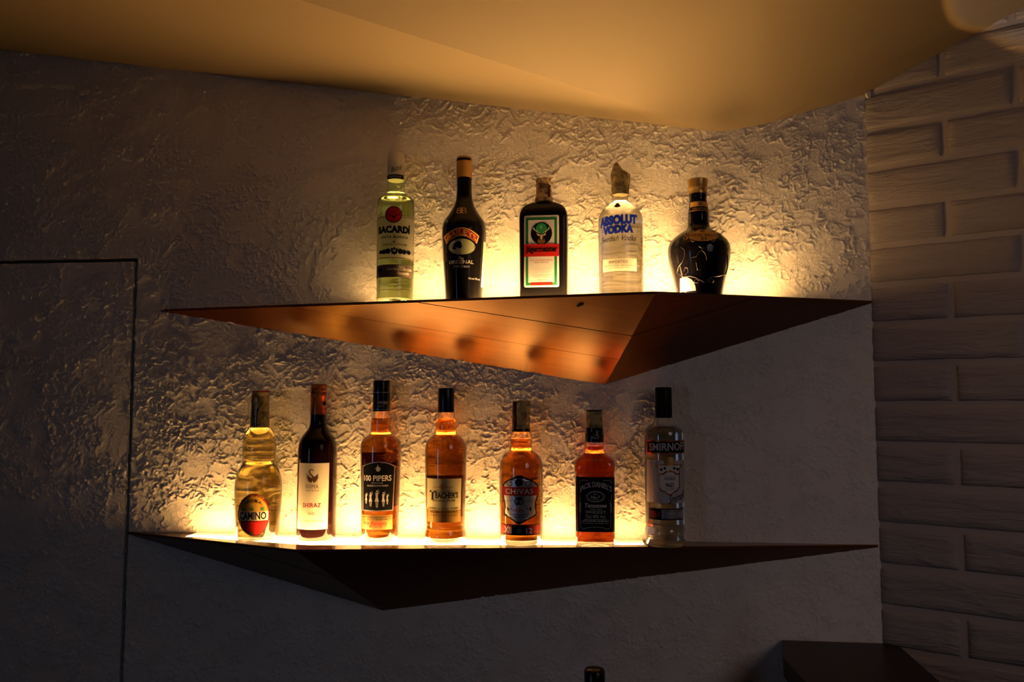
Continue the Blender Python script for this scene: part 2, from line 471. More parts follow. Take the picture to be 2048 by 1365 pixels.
# ------------------------------------------------------------------ wall shelves
def wall_shelf(label, Lp, Rp, Fp, Bp, px_a, px_b, rim, rim_end, back_y, pmat):
    z = (at_y(*Lp)[2] + at_y(*Rp)[2]) / 2
    L, R, B = at_y(*Lp), at_y(*Rp), at_y(*Bp)
    L[2] = R[2] = z
    Fv = at_z(*Fp, z)
    root = empty('wall_shelf', (Fv[0], 0, z))
    tag(root, label, 'shelf', 'lit wooden wall shelves')
    O = np.array([Fv[0], 0, z])
    T = 0.005
    # top board with the opening for the light panel, built as rim strips and a bed
    def inset(P, Q, d, x):       # y of the line P-Q moved d towards the wall, at x
        t = (x - P[0]) / (Q[0] - P[0]); return min(back_y - 0.004, P[1] + (Q[1] - P[1]) * t + d)
    xa, xb = at_y(px_a, (Lp[1] + Rp[1]) / 2)[0], at_y(px_b, (Lp[1] + Rp[1]) / 2)[0]
    front = [(xa, inset(L, Fv, rim_end * 0.6, xa)), (Fv[0], Fv[1] + rim), (xb, inset(Fv, R, rim_end, xb))]
    pan = [(front[0][0], back_y)] + front + [(front[2][0], back_y)]
    pan3 = [np.array([p[0], p[1], z]) - O for p in pan]
    # bed under everything
    v, f = prism([L - O + [0, 0, -T], Fv - O + [0, 0, -T], R - O + [0, 0, -T]], (0, 0, 0.002))
    new_mesh('bed_board', v, f, M['wood'], root)
    # rim: left piece, right piece (top boards around the panel)
    def strip(poly, name='rim_board', mat=None):
        v, f = prism([np.array([p[0], p[1], z - T + 0.002]) - O for p in poly], (0, 0, T - 0.002))
        new_mesh(name, v, f, mat or M['rim'], root)
    strip([(L[0], 0), (Fv[0], Fv[1]), front[1], front[0], (xa, back_y), (xa, 0)])
    strip([(R[0], 0), (xb, 0), (xb, back_y), front[2], front[1], (Fv[0], Fv[1])])
    strip([(xa, 0), (xa, back_y), (xb, back_y), (xb, 0)], 'acrylic_strip', M['acrylic'])
    v, f = prism([p + np.array([0, 0, -T + 0.002]) for p in pan3], (0, 0, T - 0.0022))
    o = new_mesh('light_panel', v, f, pmat, root)
    o['label'] = 'glowing warm white light panel'
    # planks of the two sloping faces
    drop = np.array([0, 0, -T])
    ts = [0.0, 0.30, 0.567, 1.0]
    for A in (L, R):
        nrm = np.cross(Fv - A, B - A); nrm = nrm / np.linalg.norm(nrm)
        if nrm @ (CAM - A) < 0: nrm = -nrm
        if nrm[2] > 0: nrm = -nrm
        ex = Fv - A
        for k in range(3):
            t0, t1 = ts[k] + 0.0025 * (k > 0), ts[k + 1] - 0.0025 * (k < 2)
            q = [A + ex * t0, A + ex * t1, B + (Fv - B) * t1, B + (Fv - B) * t0]
            if t1 >= 1.0: q = [A + ex * t0, Fv, B + (Fv - B) * t0]
            q = [p - O + drop + nrm * (0.0006 * (k % 2)) for p in q]
            # local frame with the grain along the plank
            e1 = (B - A) / np.linalg.norm(B - A); e2 = np.cross(nrm, e1)
            rot = Matrix((e1, e2, nrm)).transposed()
            o0 = q[0]
            loc = [np.array([(p - o0) @ e1, (p - o0) @ e2, (p - o0) @ nrm]) for p in q]
            v, f = prism(loc, (0, 0, -0.003))
            pl = new_mesh('plank', v, f, M['wood'], root)
            pl.matrix_local = Matrix.Translation(Vector(o0)) @ rot.to_4x4()
    return z, L, R, Fv, root
M['rim'] = wood_mat('polished_rim_wood', (0.10, 0.035, 0.010), (0.19, 0.07, 0.018), 0.12, 0.5)
Z_UP, LU, RU, FU, shelf_up = wall_shelf('reddish wooden faceted wall shelf, the upper one with glowing top', (320, 618), (1745, 603), (1310, 583), (1210, 765), 742, 1560, 0.045, 0.035, -0.048, M['panel_up'])
Z_LO, LL, RL, FL, shelf_lo = wall_shelf('dark faceted wall shelf, the lower one holding whisky and wine bottles', (255, 1066), (1760, 1088), (595, 1100), (765, 1217), 392, 1285, 0.050, 0.022, -0.030, M['panel'])
# drawn knot mark on the upper shelf's face
nL = np.cross(FU - LU, at_y(1210, 765) - LU); nL /= np.linalg.norm(nL)
kp = [at_plane(x, y, LU + np.array([0, 0, -0.005]), nL) for x, y in ((1153, 611), (1158, 608), (1164, 606), (1168, 607), (1166, 610), (1160, 612), (1156, 614))]
kn = nL if nL @ (CAM - kp[0]) > 0 else -nL
v, f = prism([p + kn * 0.0012 - np.array(shelf_up.location) for p in kp], kn * 0.0006)
new_mesh('knot', v, f, M['void'], shelf_up)

# ------------------------------------------------------------------ flat shape tools (units: photo pixels)
_text_cache = {}
def text_shape(s, bold=0.0, shear=0.0, serif=False, spacing=1.0):
    key = (s, bold, shear, serif, spacing)
    if key in _text_cache: return _text_cache[key]
    cu = bpy.data.curves.new('txt', 'FONT')
    cu.body = s; cu.offset = bold; cu.shear = shear; cu.resolution_u = 3
    cu.space_character = spacing
    cu.fill_mode = 'FRONT'
    ob = bpy.data.objects.new('txt', cu)
    col.objects.link(ob)
    bpy.context.view_layer.update()
    dg = bpy.context.evaluated_depsgraph_get()
    me = ob.evaluated_get(dg).to_mesh()
    vs = np.array([v.co[:2] for v in me.vertices]).reshape(-1, 2)
    fs = [list(p.vertices) for p in me.polygons]
    if serif and len(vs):
        cnt = {}
        for fc in fs:
            for a, b in zip(fc, fc[1:] + fc[:1]):
                k = (min(a, b), max(a, b)); cnt[k] = cnt.get(k, 0) + 1
        y0 = 0.0; y1 = vs[:, 1].max()
        flat = {}
        for (a, b), c in cnt.items():
            pa, pb = vs[a], vs[b]
            if c != 1 or abs(pa[1] - pb[1]) > 0.004: continue
            flat.setdefault(round(float(pa[1]), 2), []).append((min(pa[0], pb[0]), max(pa[0], pb[0])))
        extra = []
        for yk, iv in flat.items():
            runs = []
            for lo, hi in sorted(iv):
                if runs and lo <= runs[-1][1] + 0.004: runs[-1][1] = max(hi, runs[-1][1])
                else: runs.append([lo, hi])
            for lo, hi in runs:
                if not 0.03 < hi - lo < 0.24: continue
                if abs(yk - y0) < 0.05 + bold: extra.append((lo - 0.075, hi + 0.075, yk, yk + 0.055))
                elif yk > y1 - 0.12: extra.append((lo - 0.075, hi + 0.075, yk - 0.055, yk))
        vl = vs.tolist()
        for x0, x1, ya, yb in extra:
            k = len(vl); vl += [[x0, ya], [x1, ya], [x1, yb], [x0, yb]]; fs.append([k, k + 1, k + 2, k + 3])
        vs = np.array(vl)
    bpy.data.objects.remove(ob); bpy.data.curves.remove(cu)
    mn, mx = vs.min(0), vs.max(0)
    vs = (vs - mn) / (mx - mn)
    _text_cache[key] = (vs, fs)
    return vs, fs
def grid_shape(rows, cols=12):
    """rows: list of (y, xl, xr) top to bottom -> verts (x, y in px), faces"""
    vs, fs = [], []
    for y, a, b in rows:
        for i in range(cols + 1): vs.append([a + (b - a) * i / cols, y])
    W = cols + 1
    for j in range(len(rows) - 1):
        for i in range(cols): fs.append([j * W + i, (j + 1) * W + i, (j + 1) * W + i + 1, j * W + i + 1])
    return np.array(vs), fs
def rect_rows(x0, y0, x1, y1, n=10, radius=0.0):
    rows = []
    for k in range(n + 1):
        y = y0 + (y1 - y0) * k / n; ins = 0.0
        rows.append((y, x0, x1))
    if radius:
        rows = []
        ys = [y0 + radius * (1 - math.cos(a * math.pi / 2 / 5)) for a in range(6)] + list(np.linspace(y0 + radius, y1 - radius, n)[1:-1]) + [y1 - radius * (1 - math.cos(a * math.pi / 2 / 5)) for a in range(5, -1, -1)]
        for y in ys:
            d = max(0.0, radius - min(y - y0, y1 - y)); ins = radius - math.sqrt(max(0, radius ** 2 - d ** 2))
            rows.append((y, x0 + ins, x1 - ins))
    return rows
def ellipse_rows(cx, cy, rx, ry, n=18, a0=0.0, a1=math.pi):
    return [(cy - ry * math.cos(a), cx - rx * math.sin(a), cx + rx * math.sin(a)) for a in np.linspace(a0 + 0.02, a1 - 0.02, n + 1)]
def ring_shape(cx, cy, rx, ry, w, n=40, a0=0.0, a1=2 * math.pi):
    vs, fs = [], []
    for k in range(n + 1):
        a = a0 + (a1 - a0) * k / n
        for r in (0, 1): vs.append([cx + (rx - w * r) * math.sin(a), cy - (ry - w * r) * math.cos(a)])
    for k in range(n): fs.append([2 * k, 2 * k + 1, 2 * k + 3, 2 * k + 2])
    return np.array(vs), fs
def stroke_shape(pts, w):
    pts = [np.array(p, float) for p in pts]
    vs, fs = [], []
    for k, p in enumerate(pts):
        d = (pts[min(k + 1, len(pts) - 1)] - pts[max(k - 1, 0)]); d = d / (np.linalg.norm(d) + 1e-9)
        nn = np.array([-d[1], d[0]]); ww = w[k] if isinstance(w, (list, tuple)) else w
        vs += [p + nn * ww / 2, p - nn * ww / 2]
    for k in range(len(pts) - 1): fs.append([2 * k, 2 * k + 1, 2 * k + 3, 2 * k + 2])
    return np.array(vs), fs
def poly_shape(pts):
    tri = tessellate_polygon([[Vector((p[0], p[1], 0)) for p in pts]])
    return np.array(pts, float), [list(t) for t in tri]
def merge(*shapes):
    vs, fs, n = [], [], 0
    for a, b in shapes:
        vs.append(a); fs += [[i + n for i in q] for q in b]; n += len(a)
    return np.concatenate(vs), fs

# ------------------------------------------------------------------ bottle builder
class Bottle:
    def __init__(self, name, label, group, x0, depth, z, profile, n=2.0, ratio=1.0, turn=0.0, y_bottom=None):
        self.profile = profile
        base = at_y(x0, 900, -depth)
        self.P = np.array([base[0], -depth, z])
        X = self.P[0]
        for _ in range(4):                                  # shift until the base centre projects to x0
            px, py, zc = project((X, -depth, z)); X += (x0 - px) * zc / F_PX
        self.P[0] = X
        self.x0, self.y0, zc = project(self.P)
        self.s = zc / F_PX
        d = CAM - self.P
        self.rz = math.atan2(d[1], d[0]) + math.pi / 2      # local -y looks at the camera
        self.root = empty(name, tuple(self.P), self.rz + math.radians(turn))
        tag(self.root, label, 'bottle', group)
        self.n, self.ratio = n, ratio
        top = project(self.P + np.array([0, 0, 0.3]))
        self.lean = (top[0] - self.x0) / (top[1] - self.y0)  # axis px per px
        pr = sorted([(self.y0 - y, r) for y, r in profile])
        if pr[0][0] > 0: pr.insert(0, (0.0, pr[0][1]))
        pr = [(max(h, 0.0), r) for h, r in pr]
        self.h = np.array([q[0] for q in pr]); self.r = np.array([q[1] for q in pr])
    def R(self, v): return np.interp(v, self.h, self.r)
    # px -> (u, v); u is px sideways from the axis
    def uv(self, x, y):
        x = np.asarray(x, float); y = np.asarray(y, float)
        v = self.y0 - y
        return x - (self.x0 + self.lean * (y - self.y0)), v
    def surf(self, u, v, off, flat_text=False):
        r = self.R(v) + off
        if self.n == 2.0:
            th = np.arcsin(np.clip(u / r, -0.985, 0.985))
            return np.stack([r * np.sin(th), -r * np.cos(th), v], -1) * self.s
        k = np.clip(np.abs(u) / r, 0, 0.999)
        y = -(self.R(v) * self.ratio + off) * (1 - k ** self.n) ** (1 / self.n)
        return np.stack([u, y, v], -1) * self.s
    # --- solids
    def ring(self, r, h, seg):
        out = []
        for k in range(seg):
            a = 2 * math.pi * k / seg
            c, s_ = math.cos(a), math.sin(a)
            if self.n == 2.0: out.append((r * c * self.s, r * s_ * self.s, h * self.s))
            else:
                e = 2 / self.n
                out.append((math.copysign(abs(c) ** e, c) * r * self.s, math.copysign(abs(s_) ** e, s_) * r * self.ratio * self.s, h * self.s))
        return out
    def lathe(self, name, prof, mat, seg=56, closed=True, parent=None, jag=None):
        vs, fs = [], []
        for q, (h, r) in enumerate(prof):
            rg = self.ring(max(r, 0.01), h, seg)
            if jag: rg = [jag(q, k, np.array(p)) for k, p in enumerate(rg)]
            vs += rg
        for j in range(len(prof) - 1):
            for k in range(seg):
                a, b = j * seg + k, j * seg + (k + 1) % seg
                fs.append([a, b, b + seg, a + seg])
        if closed:
            fs.append(list(range(seg))[::-1]); m = (len(prof) - 1) * seg
            fs.append([m + k for k in range(seg)])
        o = new_mesh(name, vs, fs, mat, parent or self.root, smooth=True)
        me = o.data
        # keep sharp rims crisp
        me.set_sharp_from_angle(angle=math.radians(50)) if hasattr(me, 'set_sharp_from_angle') else None
        return o
    def fine(self, h0, h1, inset=0.0, extra=0):
        hs = sorted(set([h0, h1] + [float(x) for x in self.h if h0 < x < h1] + list(np.linspace(h0, h1, 26))))
        # smooth the profile a little between the key points
        rr = [np.mean([self.R(np.clip(x + d, h0, h1)) for d in (-1.5, 0, 1.5)]) - inset for x in hs]
        return list(zip(hs, rr))
    def glass(self, y_top, mat, liquid=None, level=None, wall_=1.0, base=9.0, foot=2.0):
        ht = self.y0 - y_top
        out = self.fine(0.0, ht)
        out = [(0.0, out[0][1] - foot)] + [(foot * 0.35, out[0][1] - foot * 0.3)] + [q for q in out if q[0] > foot] 
        inn = [q for q in self.fine(base, ht, wall_)][::-1]
        inn += [(base - 1.0, inn[-1][1] * 0.8), (base + 2.0, inn[-1][1] * 0.35), (base + 3.0, 0.02)]
        # punt under the base
        punt = [(3.5, 0.02), (3.0, out[0][1] * 0.45), (0.8, out[0][1] * 0.82)]
        prof = punt + out + inn
        o = self.lathe('glass_body', prof, mat, closed=False)
        if liquid:
            lv = self.y0 - level
            lq = self.fine(base + 0.6, lv, wall_ + 0.25)
            lq = [(base + 3.4, 0.02), (base + 2.6, lq[0][1] * 0.35), (base + 0.2, lq[0][1] * 0.8)] + lq + [(lv, 0.02)]
            self.lathe('liquid', lq, liquid, closed=False)
        return o
    def solid(self, y_top, mat, name='glass_body', foot=2.0):
        ht = self.y0 - y_top
        out = self.fine(0.0, ht)
        prof = [(0.0, out[0][1] - foot), (foot * 0.35, out[0][1] - foot * 0.3)] + [q for q in out if q[0] > foot]
        return self.lathe(name, prof, mat)
    def cap(self, pts, mat, name='cap', seg=48, jag=None, parent=None):
        """pts: (y_px, half_px) from bottom to top, with round section"""
        n, self.n = self.n, 2.0
        pr = [(self.y0 - y, r) for y, r in pts]
        pr = [pr[0]] + pr[1:-1] + [(pr[-1][0] - 0.8, pr[-1][1]), (pr[-1][0], pr[-1][1] - 0.9)]
        o = self.lathe(name, pr, mat, seg=seg, jag=jag, parent=parent)
        self.n = n
        return o
    # --- prints
    def put(self, name, shape, mat, parent=None, off=0.5, radius=None, label=None):
        vs, fs = shape
        u, v = self.uv(vs[:, 0], vs[:, 1])
        if radius is not None:
            keep = (self.n, self.h, self.r); self.n, self.h, self.r = 2.0, np.array([0., 9999.]), np.array([radius, radius])
            co = self.surf(u, v, off); self.n, self.h, self.r = keep
        else: co = self.surf(u, v, off)
        # make faces look outwards
        out = []
        for q in fs:
            a, b, c = co[q[0]], co[q[1]], co[q[2]]
            nn = np.cross(b - a, c - a)
            m = (a + b + c) / 3; m = np.array([m[0], min(m[1], -1e-6), 0])
            out.append(q if nn @ m >= 0 else q[::-1])
        o = new_mesh(name, co, out, mat, parent or self.root, smooth=False)
        if label: o['label'] = label
        return o
    def text(self, s, x0, y0, x1, y1, mat, parent=None, off=0.8, bold=0.0, shear=0.0, serif=False, arch=0.0, radius=None, spacing=1.0, rot=0.0, taper=0.0):
        vs, fs = text_shape(s, bold, shear, serif, spacing)
        t = vs[:, 0]
        x = x0 + (x1 - x0) * t
        if self.n == 2.0:                                    # even spacing along the curved surface
            um, vm = self.uv(np.array([x0, x1]), np.array([(y0 + y1) / 2] * 2))
            rr = radius if radius is not None else float(self.R(vm[0]))
            a0, a1 = np.arcsin(np.clip(um / rr, -0.97, 0.97))
            x = x0 - um[0] + rr * np.sin(a0 + (a1 - a0) * t)
        yy = (1 - vs[:, 1])
        if taper: yy = 0.5 + (yy - 0.5) * (1 - taper * (1 - 4 * (t - 0.5) ** 2))
        y = y0 + (y1 - y0) * yy + rot * (t - 0.5) * (x1 - x0)
        y = y + arch * (4 * (t - 0.5) ** 2)
        return self.put('lettering', (np.stack([x, y], 1), fs), mat, parent, off, radius)

def put_each(b, name, shapes, mat, parent=None, off=0.5, radius=None):
    for sh_ in shapes: b.put(name, sh_, mat, parent, off, radius)
UPG, LOG = 'bottles on the upper shelf', 'bottles on the lower shelf'
def crop(x0, y0, k):
    return lambda *q: [(q[i] / k + x0) if i % 2 == 0 else (q[i] / k + y0) for i in range(len(q))]
def prof(c, rows):
    """rows of (y, xl, xr) in crop pixels -> (photo y, half width)"""
    k = c(1, 0)[0] - c(0, 0)[0]
    return [(c(0, y)[1], (b - a) / 2 * k) for y, a, b in rows]

# --- clear rum with the bat emblem
c = crop(720, 280, 4.0143)
b = Bottle('rum_bottle', 'pale green clear rum bottle with white cap and red bat emblem', UPG, 789.5, 0.050, Z_UP,
           prof(c, [(85, 212, 347), (312, 212, 347), (318, 212, 350), (372, 212, 350), (378, 206, 356), (392, 206, 356), (410, 206, 358), (432, 192, 372), (455, 150, 415), (475, 133, 430), (520, 130, 432), (1100, 134, 430), (1300, 138, 428)]))
b.glass(c(0, 300)[1], M['green_clear'], M['rum'], c(0, 420)[1], base=7)
cap = b.cap([(c(0, 312)[1], 17.6), (c(0, 190)[1], 17.4), (c(0, 88)[1], 16.8)], M['white'])
b.put('cap_band', grid_shape(rect_rows(*c(213, 277, 348, 311), n=3)), M['black'], cap, 0.3, radius=17.6)
b.text('WHITE RUM', *c(232, 287, 332, 303), M['white'], cap, 0.5, radius=17.6)
b.text('Bacardi', *c(248, 205, 338, 245), M['black'], cap, 0.4, shear=0.4, radius=17.6, rot=-0.35)
lab = b.put('label', grid_shape(rect_rows(*c(137, 632, 428, 975), n=10), 16), M['thin_paper'], None, 0.4)
put_each(b, 'border_line', [grid_shape(rect_rows(*c(140, 966, 424, 971), n=1)), grid_shape(rect_rows(*c(140, 640, 196, 643), n=1)), grid_shape(rect_rows(*c(346, 640, 420, 643), n=1))], M['brown_ink'], lab, 0.6)
cx, cy = c(270, 623)
em = b.put('emblem', grid_shape(ellipse_rows(cx, cy, 16.5, 16.8), 14), M['black'], None, 0.7)
b.put('emblem_field', grid_shape(ellipse_rows(cx, cy, 14.8, 15), 14), M['red'], em, 0.85)
bat = [(0, -4), (1.5, -6), (2, -3.5), (6, -7), (12, -5.5), (13, 0), (11, 3), (9, 0.5), (7, 4), (5, 2), (3, 6), (0, 10)]
bat = bat + [(-x, y) for x, y in bat[::-1][1:-1]]
b.put('bat', poly_shape([(cx + x * 0.95, cy + y * 0.9 - 0.5) for x, y in bat]), M['black'], em, 1.0)
b.text('BACARDÍ', *c(152, 700, 402, 772), M['black'], lab, 0.8, bold=0.06)
b.text('CARTA BLANCA', *c(166, 793, 384, 813), M['black'], lab, 0.8, bold=0.02)
b.text('·SUPERIOR WHITE RUM·', *c(182, 855, 374, 871), M['black'], lab, 0.8, bold=0.01)
b.put('border', merge(stroke_shape([c(180, 842), c(365, 842)], 0.6), grid_shape(ellipse_rows(*c(272, 842), 2.6, 1.4, 6), 6)), M['brown_ink'], lab, 0.8)
med = [grid_shape(ellipse_rows(*c(x, y), r, r * 1.05, 8), 8) for x, y, r in ((170, 920, 3.4), (196, 920, 4.6), (225, 917, 5.2), (322, 917, 5.2), (352, 920, 4.6), (388, 920, 4))]
med.append(poly_shape([c(*q) for q in ((275, 880), (283, 895), (305, 893), (300, 915), (296, 935), (275, 945), (254, 935), (250, 915), (245, 893), (267, 895))]))
b.put('medals', merge(*med), M['black'], lab, 0.8)
low = b.put('label', grid_shape(rect_rows(*c(137, 1022, 420, 1122), n=4), 14), plain('grey_brown_label', (0.10, 0.075, 0.055), 0.45), None, 0.4)
b.text('SANTIAGO DE CUBA', *c(218, 1050, 412, 1068), M['cream'], low, 0.7, bold=0.01)
b.text('1862', *c(300, 1031, 356, 1046), M['cream'], low, 0.7)
b.text('Facundo', *c(295, 1076, 392, 1102), M['cream'], low, 0.7, shear=0.4)
b.put('seal', grid_shape(ellipse_rows(*c(165, 1062), 4.5, 4.5, 8), 8), M['black'], low, 0.7)

# --- cream liqueur
b = Bottle('liqueur_bottle', 'black cream liqueur bottle with tan cap and red arched banner', UPG, 927.5, 0.058, Z_UP,
           prof(c, [(118, 768, 889), (290, 768, 889), (300, 769, 889), (400, 768, 890), (470, 763, 894), (520, 748, 910), (560, 727, 932), (600, 700, 958), (640, 672, 990), (670, 660, 1004), (710, 655, 1010), (760, 655, 1012), (900, 663, 1006), (1100, 677, 994), (1275, 688, 984)]))
b.solid(c(0, 280)[1], M['black_glass'])
cap = b.cap([(c(0, 292)[1], 15.9), (c(0, 200)[1], 15.7), (c(0, 160)[1], 15.4), (c(0, 118)[1], 15.0)], M['tan'])
b.put('cap_band', grid_shape(rect_rows(*c(769, 136, 888, 155), n=2)), M['black'], cap, 0.4, radius=15.5)
em = b.put('emblem', merge(*[(np.stack([c(815, 0)[0] + sgn * (c(858, 0)[0] - c(815, 0)[0]) * (0.02 + 0.98 * text_shape('B', 0.0)[0][:, 0]), c(0, 557)[1] + (c(0, 612)[1] - c(0, 557)[1]) * (1 - text_shape('B', 0.0)[0][:, 1])], 1), text_shape('B', 0.0)[1]) for sgn in (1, -1)]), M['gold_ink'], None, 0.6)
def arc_band(c, xl, xr, yt_edge, yb_edge, sag, n=20):
    xs_ = np.linspace(xl, xr, n + 1); vs, fs = [], []
    for i, x in enumerate(xs_):
        t = (i / n - 0.5) * 2; dy = sag * (t * t)
        xin = xl + (xr - xl) * 0.09 * (0.5 - i / n) * 2 * 0
        vs += [c(x, yt_edge + dy), c(x + (0.5 - i / n) * 40, yb_edge + dy)]
    for i in range(n): fs.append([2 * i, 2 * i + 1, 2 * i + 3, 2 * i + 2])
    return np.array(vs), fs
ban = b.put('banner', arc_band(c, 675, 955, 735, 800, 58), M['gold_ink'], None, 0.5)
b.put('banner_field', arc_band(c, 684, 946, 742, 793, 56), M['dark_red'], ban, 0.65)
b.text('BAILEYS', *c(700, 750, 932, 790), M['gold_ink'], ban, 0.9, bold=0.0, serif=True, arch=12.5)
pic = b.put('picture', grid_shape(ellipse_rows(*c(818, 885), 26, 15.5), 14), M['meadow'], None, 0.5)
b.put('hills', poly_shape([c(*q) for q in ((718, 880), (745, 868), (775, 880), (820, 868), (868, 880), (918, 872), (915, 900), (840, 908), (780, 925), (730, 912))]), plain('picture_hills', (0.10, 0.12, 0.05), 0.5), pic, 0.6)
for tx, ty, tr in ((772, 872, 5.2), (792, 862, 6.0), (800, 882, 5.0), (760, 892, 4.2)):
    b.put('tree', grid_shape(ellipse_rows(*c(tx, ty), tr, tr * 0.9, 8), 8), M['black'], pic, 0.7)
for q in (((812, 842), (870, 836), (905, 858), (850, 862), (815, 856)), ((735, 932), (790, 912), (930, 880), (850, 918), (905, 912), (850, 936), (790, 948)), ((728, 858), (748, 840), (768, 836), (756, 856))):
    b.put('brush_stroke', poly_shape([c(*p) for p in q]), M['cream'], pic, 0.75)
b.text('The', *c(790, 965, 832, 988), M['cream'], None, 0.6, shear=0.4)
b.text('ORIGINAL', *c(718, 992, 910, 1019), M['cream'], None, 0.6, serif=True)
b.text('Irish Cream', *c(752, 1028, 878, 1048), M['silver_ink'], None, 0.6, shear=0.3)
b.text('750 ml 17% vol', *c(868, 1128, 958, 1142), M['silver_ink'], None, 0.6)
vs, fs = [], []
for i in range(9):
    th = math.radians(62 + i * 14)
    for y in np.linspace(c(0, 825)[1], c(0, 1190)[1], 9):
        v_ = b.y0 - y; r = b.R(v_) + 0.4
        vs.append(np.array([r * math.sin(th), -r * math.cos(th), v_]) * b.s)
for i in range(8):
    for j in range(8): fs.append([i * 9 + j, i * 9 + j + 1, (i + 1) * 9 + j + 1, (i + 1) * 9 + j])
new_mesh('back_label', vs, fs, M['cream'], b.root)

# --- herbal liqueur, flat square bottle
c = crop(1000, 310, 4.55)
b = Bottle('liqueur_bottle', 'flat dark herbal liqueur bottle with green framed stag label', UPG, 1088.3, 0.066, Z_UP,
           prof(c, [(395, 345, 455), (420, 338, 462), (430, 305, 500), (440, 272, 530), (455, 240, 560), (475, 215, 585), (500, 198, 603), (535, 185, 616), (570, 180, 620), (1275, 188, 620)]), n=7.0, ratio=0.60, turn=-4)
b.solid(c(0, 432)[1], M['black_glass'])
def crumple(amp, seed, zamp=0.0, rows=99):
    rng = np.random.RandomState(seed); tab = rng.rand(16, 16)
    def fn(q, k, p):
        w = amp * (tab[q % 16, (k // 4) % 16] - 0.5) + amp * 0.6 * (tab[(q * 3 + 5) % 16, (k // 2) % 16] - 0.5)
        r = math.hypot(p[0], p[1])
        if r > 1e-4: p = np.array([p[0] * (1 + w), p[1] * (1 + w), p[2]])
        if q >= rows: p[2] += zamp * (tab[3, (k // 5) % 16] - 0.5)
        return p
    return fn
cap = b.cap([(c(0, 423)[1], 18.5), (c(0, 400)[1], 19.0), (c(0, 360)[1], 15.6), (c(0, 300)[1], 15.4), (c(0, 250)[1], 15.6), (c(0, 205)[1], 15.8)], M['strip'], 'wrapped_cap', jag=crumple(0.12, 3, 0.006, 4))
cap['label'] = 'crumpled tan tax strip over the cap'
b.text('INDIA', *c(375, 245, 405, 315), M['black'], cap, 1.4, radius=16)
b.put('strip_print', grid_shape(rect_rows(*c(438, 270, 462, 390), n=3), 4), M['brown_ink'], cap, 1.5, radius=16)
lab = b.put('label', grid_shape(rect_rows(*c(230, 570, 545, 1222), n=10, radius=3.5), 14), M['paper'], None, 0.5)
gr = b.put('frame', grid_shape(rect_rows(*c(245, 588, 526, 1206), n=8), 14), M['green'], lab, 0.7)
b.put('inner_field', grid_shape(rect_rows(*c(268, 612, 503, 1180), n=8), 14), M['paper'], lab, 0.85)
dk = b.put('emblem', grid_shape(ellipse_rows(*c(387, 735), 21, 22.5), 14), M['black'], lab, 1.0)
b.put('emblem_glow', grid_shape(ellipse_rows(*c(387, 690), 11, 10.5), 10), plain('bright_green_ink', (0.03, 0.30, 0.08), 0.5), lab, 1.1)
b.put('cross', merge(stroke_shape([c(385, 662), c(385, 700)], 0.8), stroke_shape([c(374, 676), c(396, 676)], 0.8)), M['paper'], lab, 1.25)
stag = []
for sgn in (-1, 1):
    X = lambda x: 386 + sgn * x
    stag += [stroke_shape([c(X(14), 728), c(X(38), 722), c(X(62), 700), c(X(76), 668)], [0.9, 1.5, 1.3, 0.5]),
             stroke_shape([c(X(40), 720), c(X(44), 695)], [1.1, 0.4]), stroke_shape([c(X(56), 708), c(X(66), 680)], [1.1, 0.4]), stroke_shape([c(X(60), 704), c(X(82), 690)], [1.1, 0.4]),
             poly_shape([c(X(14), 745), c(X(44), 732), c(X(36), 752), c(X(18), 758)])]
b.put('antlers', merge(*stag), M['cream'], lab, 1.25)
b.put('stag_head', merge(poly_shape([c(*q) for q in ((366, 742), (408, 742), (402, 775), (394, 800), (380, 800), (370, 775))]), poly_shape([c(*q) for q in ((360, 780), (372, 800), (400, 800), (412, 782), (422, 815), (400, 832), (372, 832), (350, 815))])), M['bronze'], lab, 1.2)
b.put('stag_blaze', poly_shape([c(*q) for q in ((378, 748), (396, 748), (391, 790), (383, 790))]), M['cream'], lab, 1.35)
red = b.put('red_band', grid_shape(rect_rows(*c(231, 832, 545, 945), n=4), 14), M['red'], lab, 1.4)
b.text('Jägermeister', *c(246, 848, 532, 920), M['black'], lab, 1.6, bold=0.03, serif=True)
for s_, q, m_ in (('VOLL HALTBARER GENUSS', (285, 972, 488, 986), 'red'), ('MEISTER IHRES FACHS', (322, 992, 452, 1004), 'brown_ink'), ('MAST-JÄGERMEISTER SE', (304, 1106, 470, 1118), 'brown_ink'), ('WOLFENBÜTTEL GERMANY', (315, 1124, 460, 1134), 'brown_ink'), ('SINCE 1878', (348, 1150, 430, 1163), 'black')):
    b.text(s_, *c(*q), M[m_], lab, 1.1)
b.put('script_panel', merge(*[stroke_shape([c(305 + (k % 2) * 8, 1045 + 11 * k), c(470 - (k % 3) * 9, 1045 + 11 * k)], 0.5) for k in range(5)]), M['grey_paper'], lab, 1.1)
b.put('red_strip', grid_shape(rect_rows(*c(290, 1178, 488, 1205), n=2), 8), M['red'], lab, 1.1)

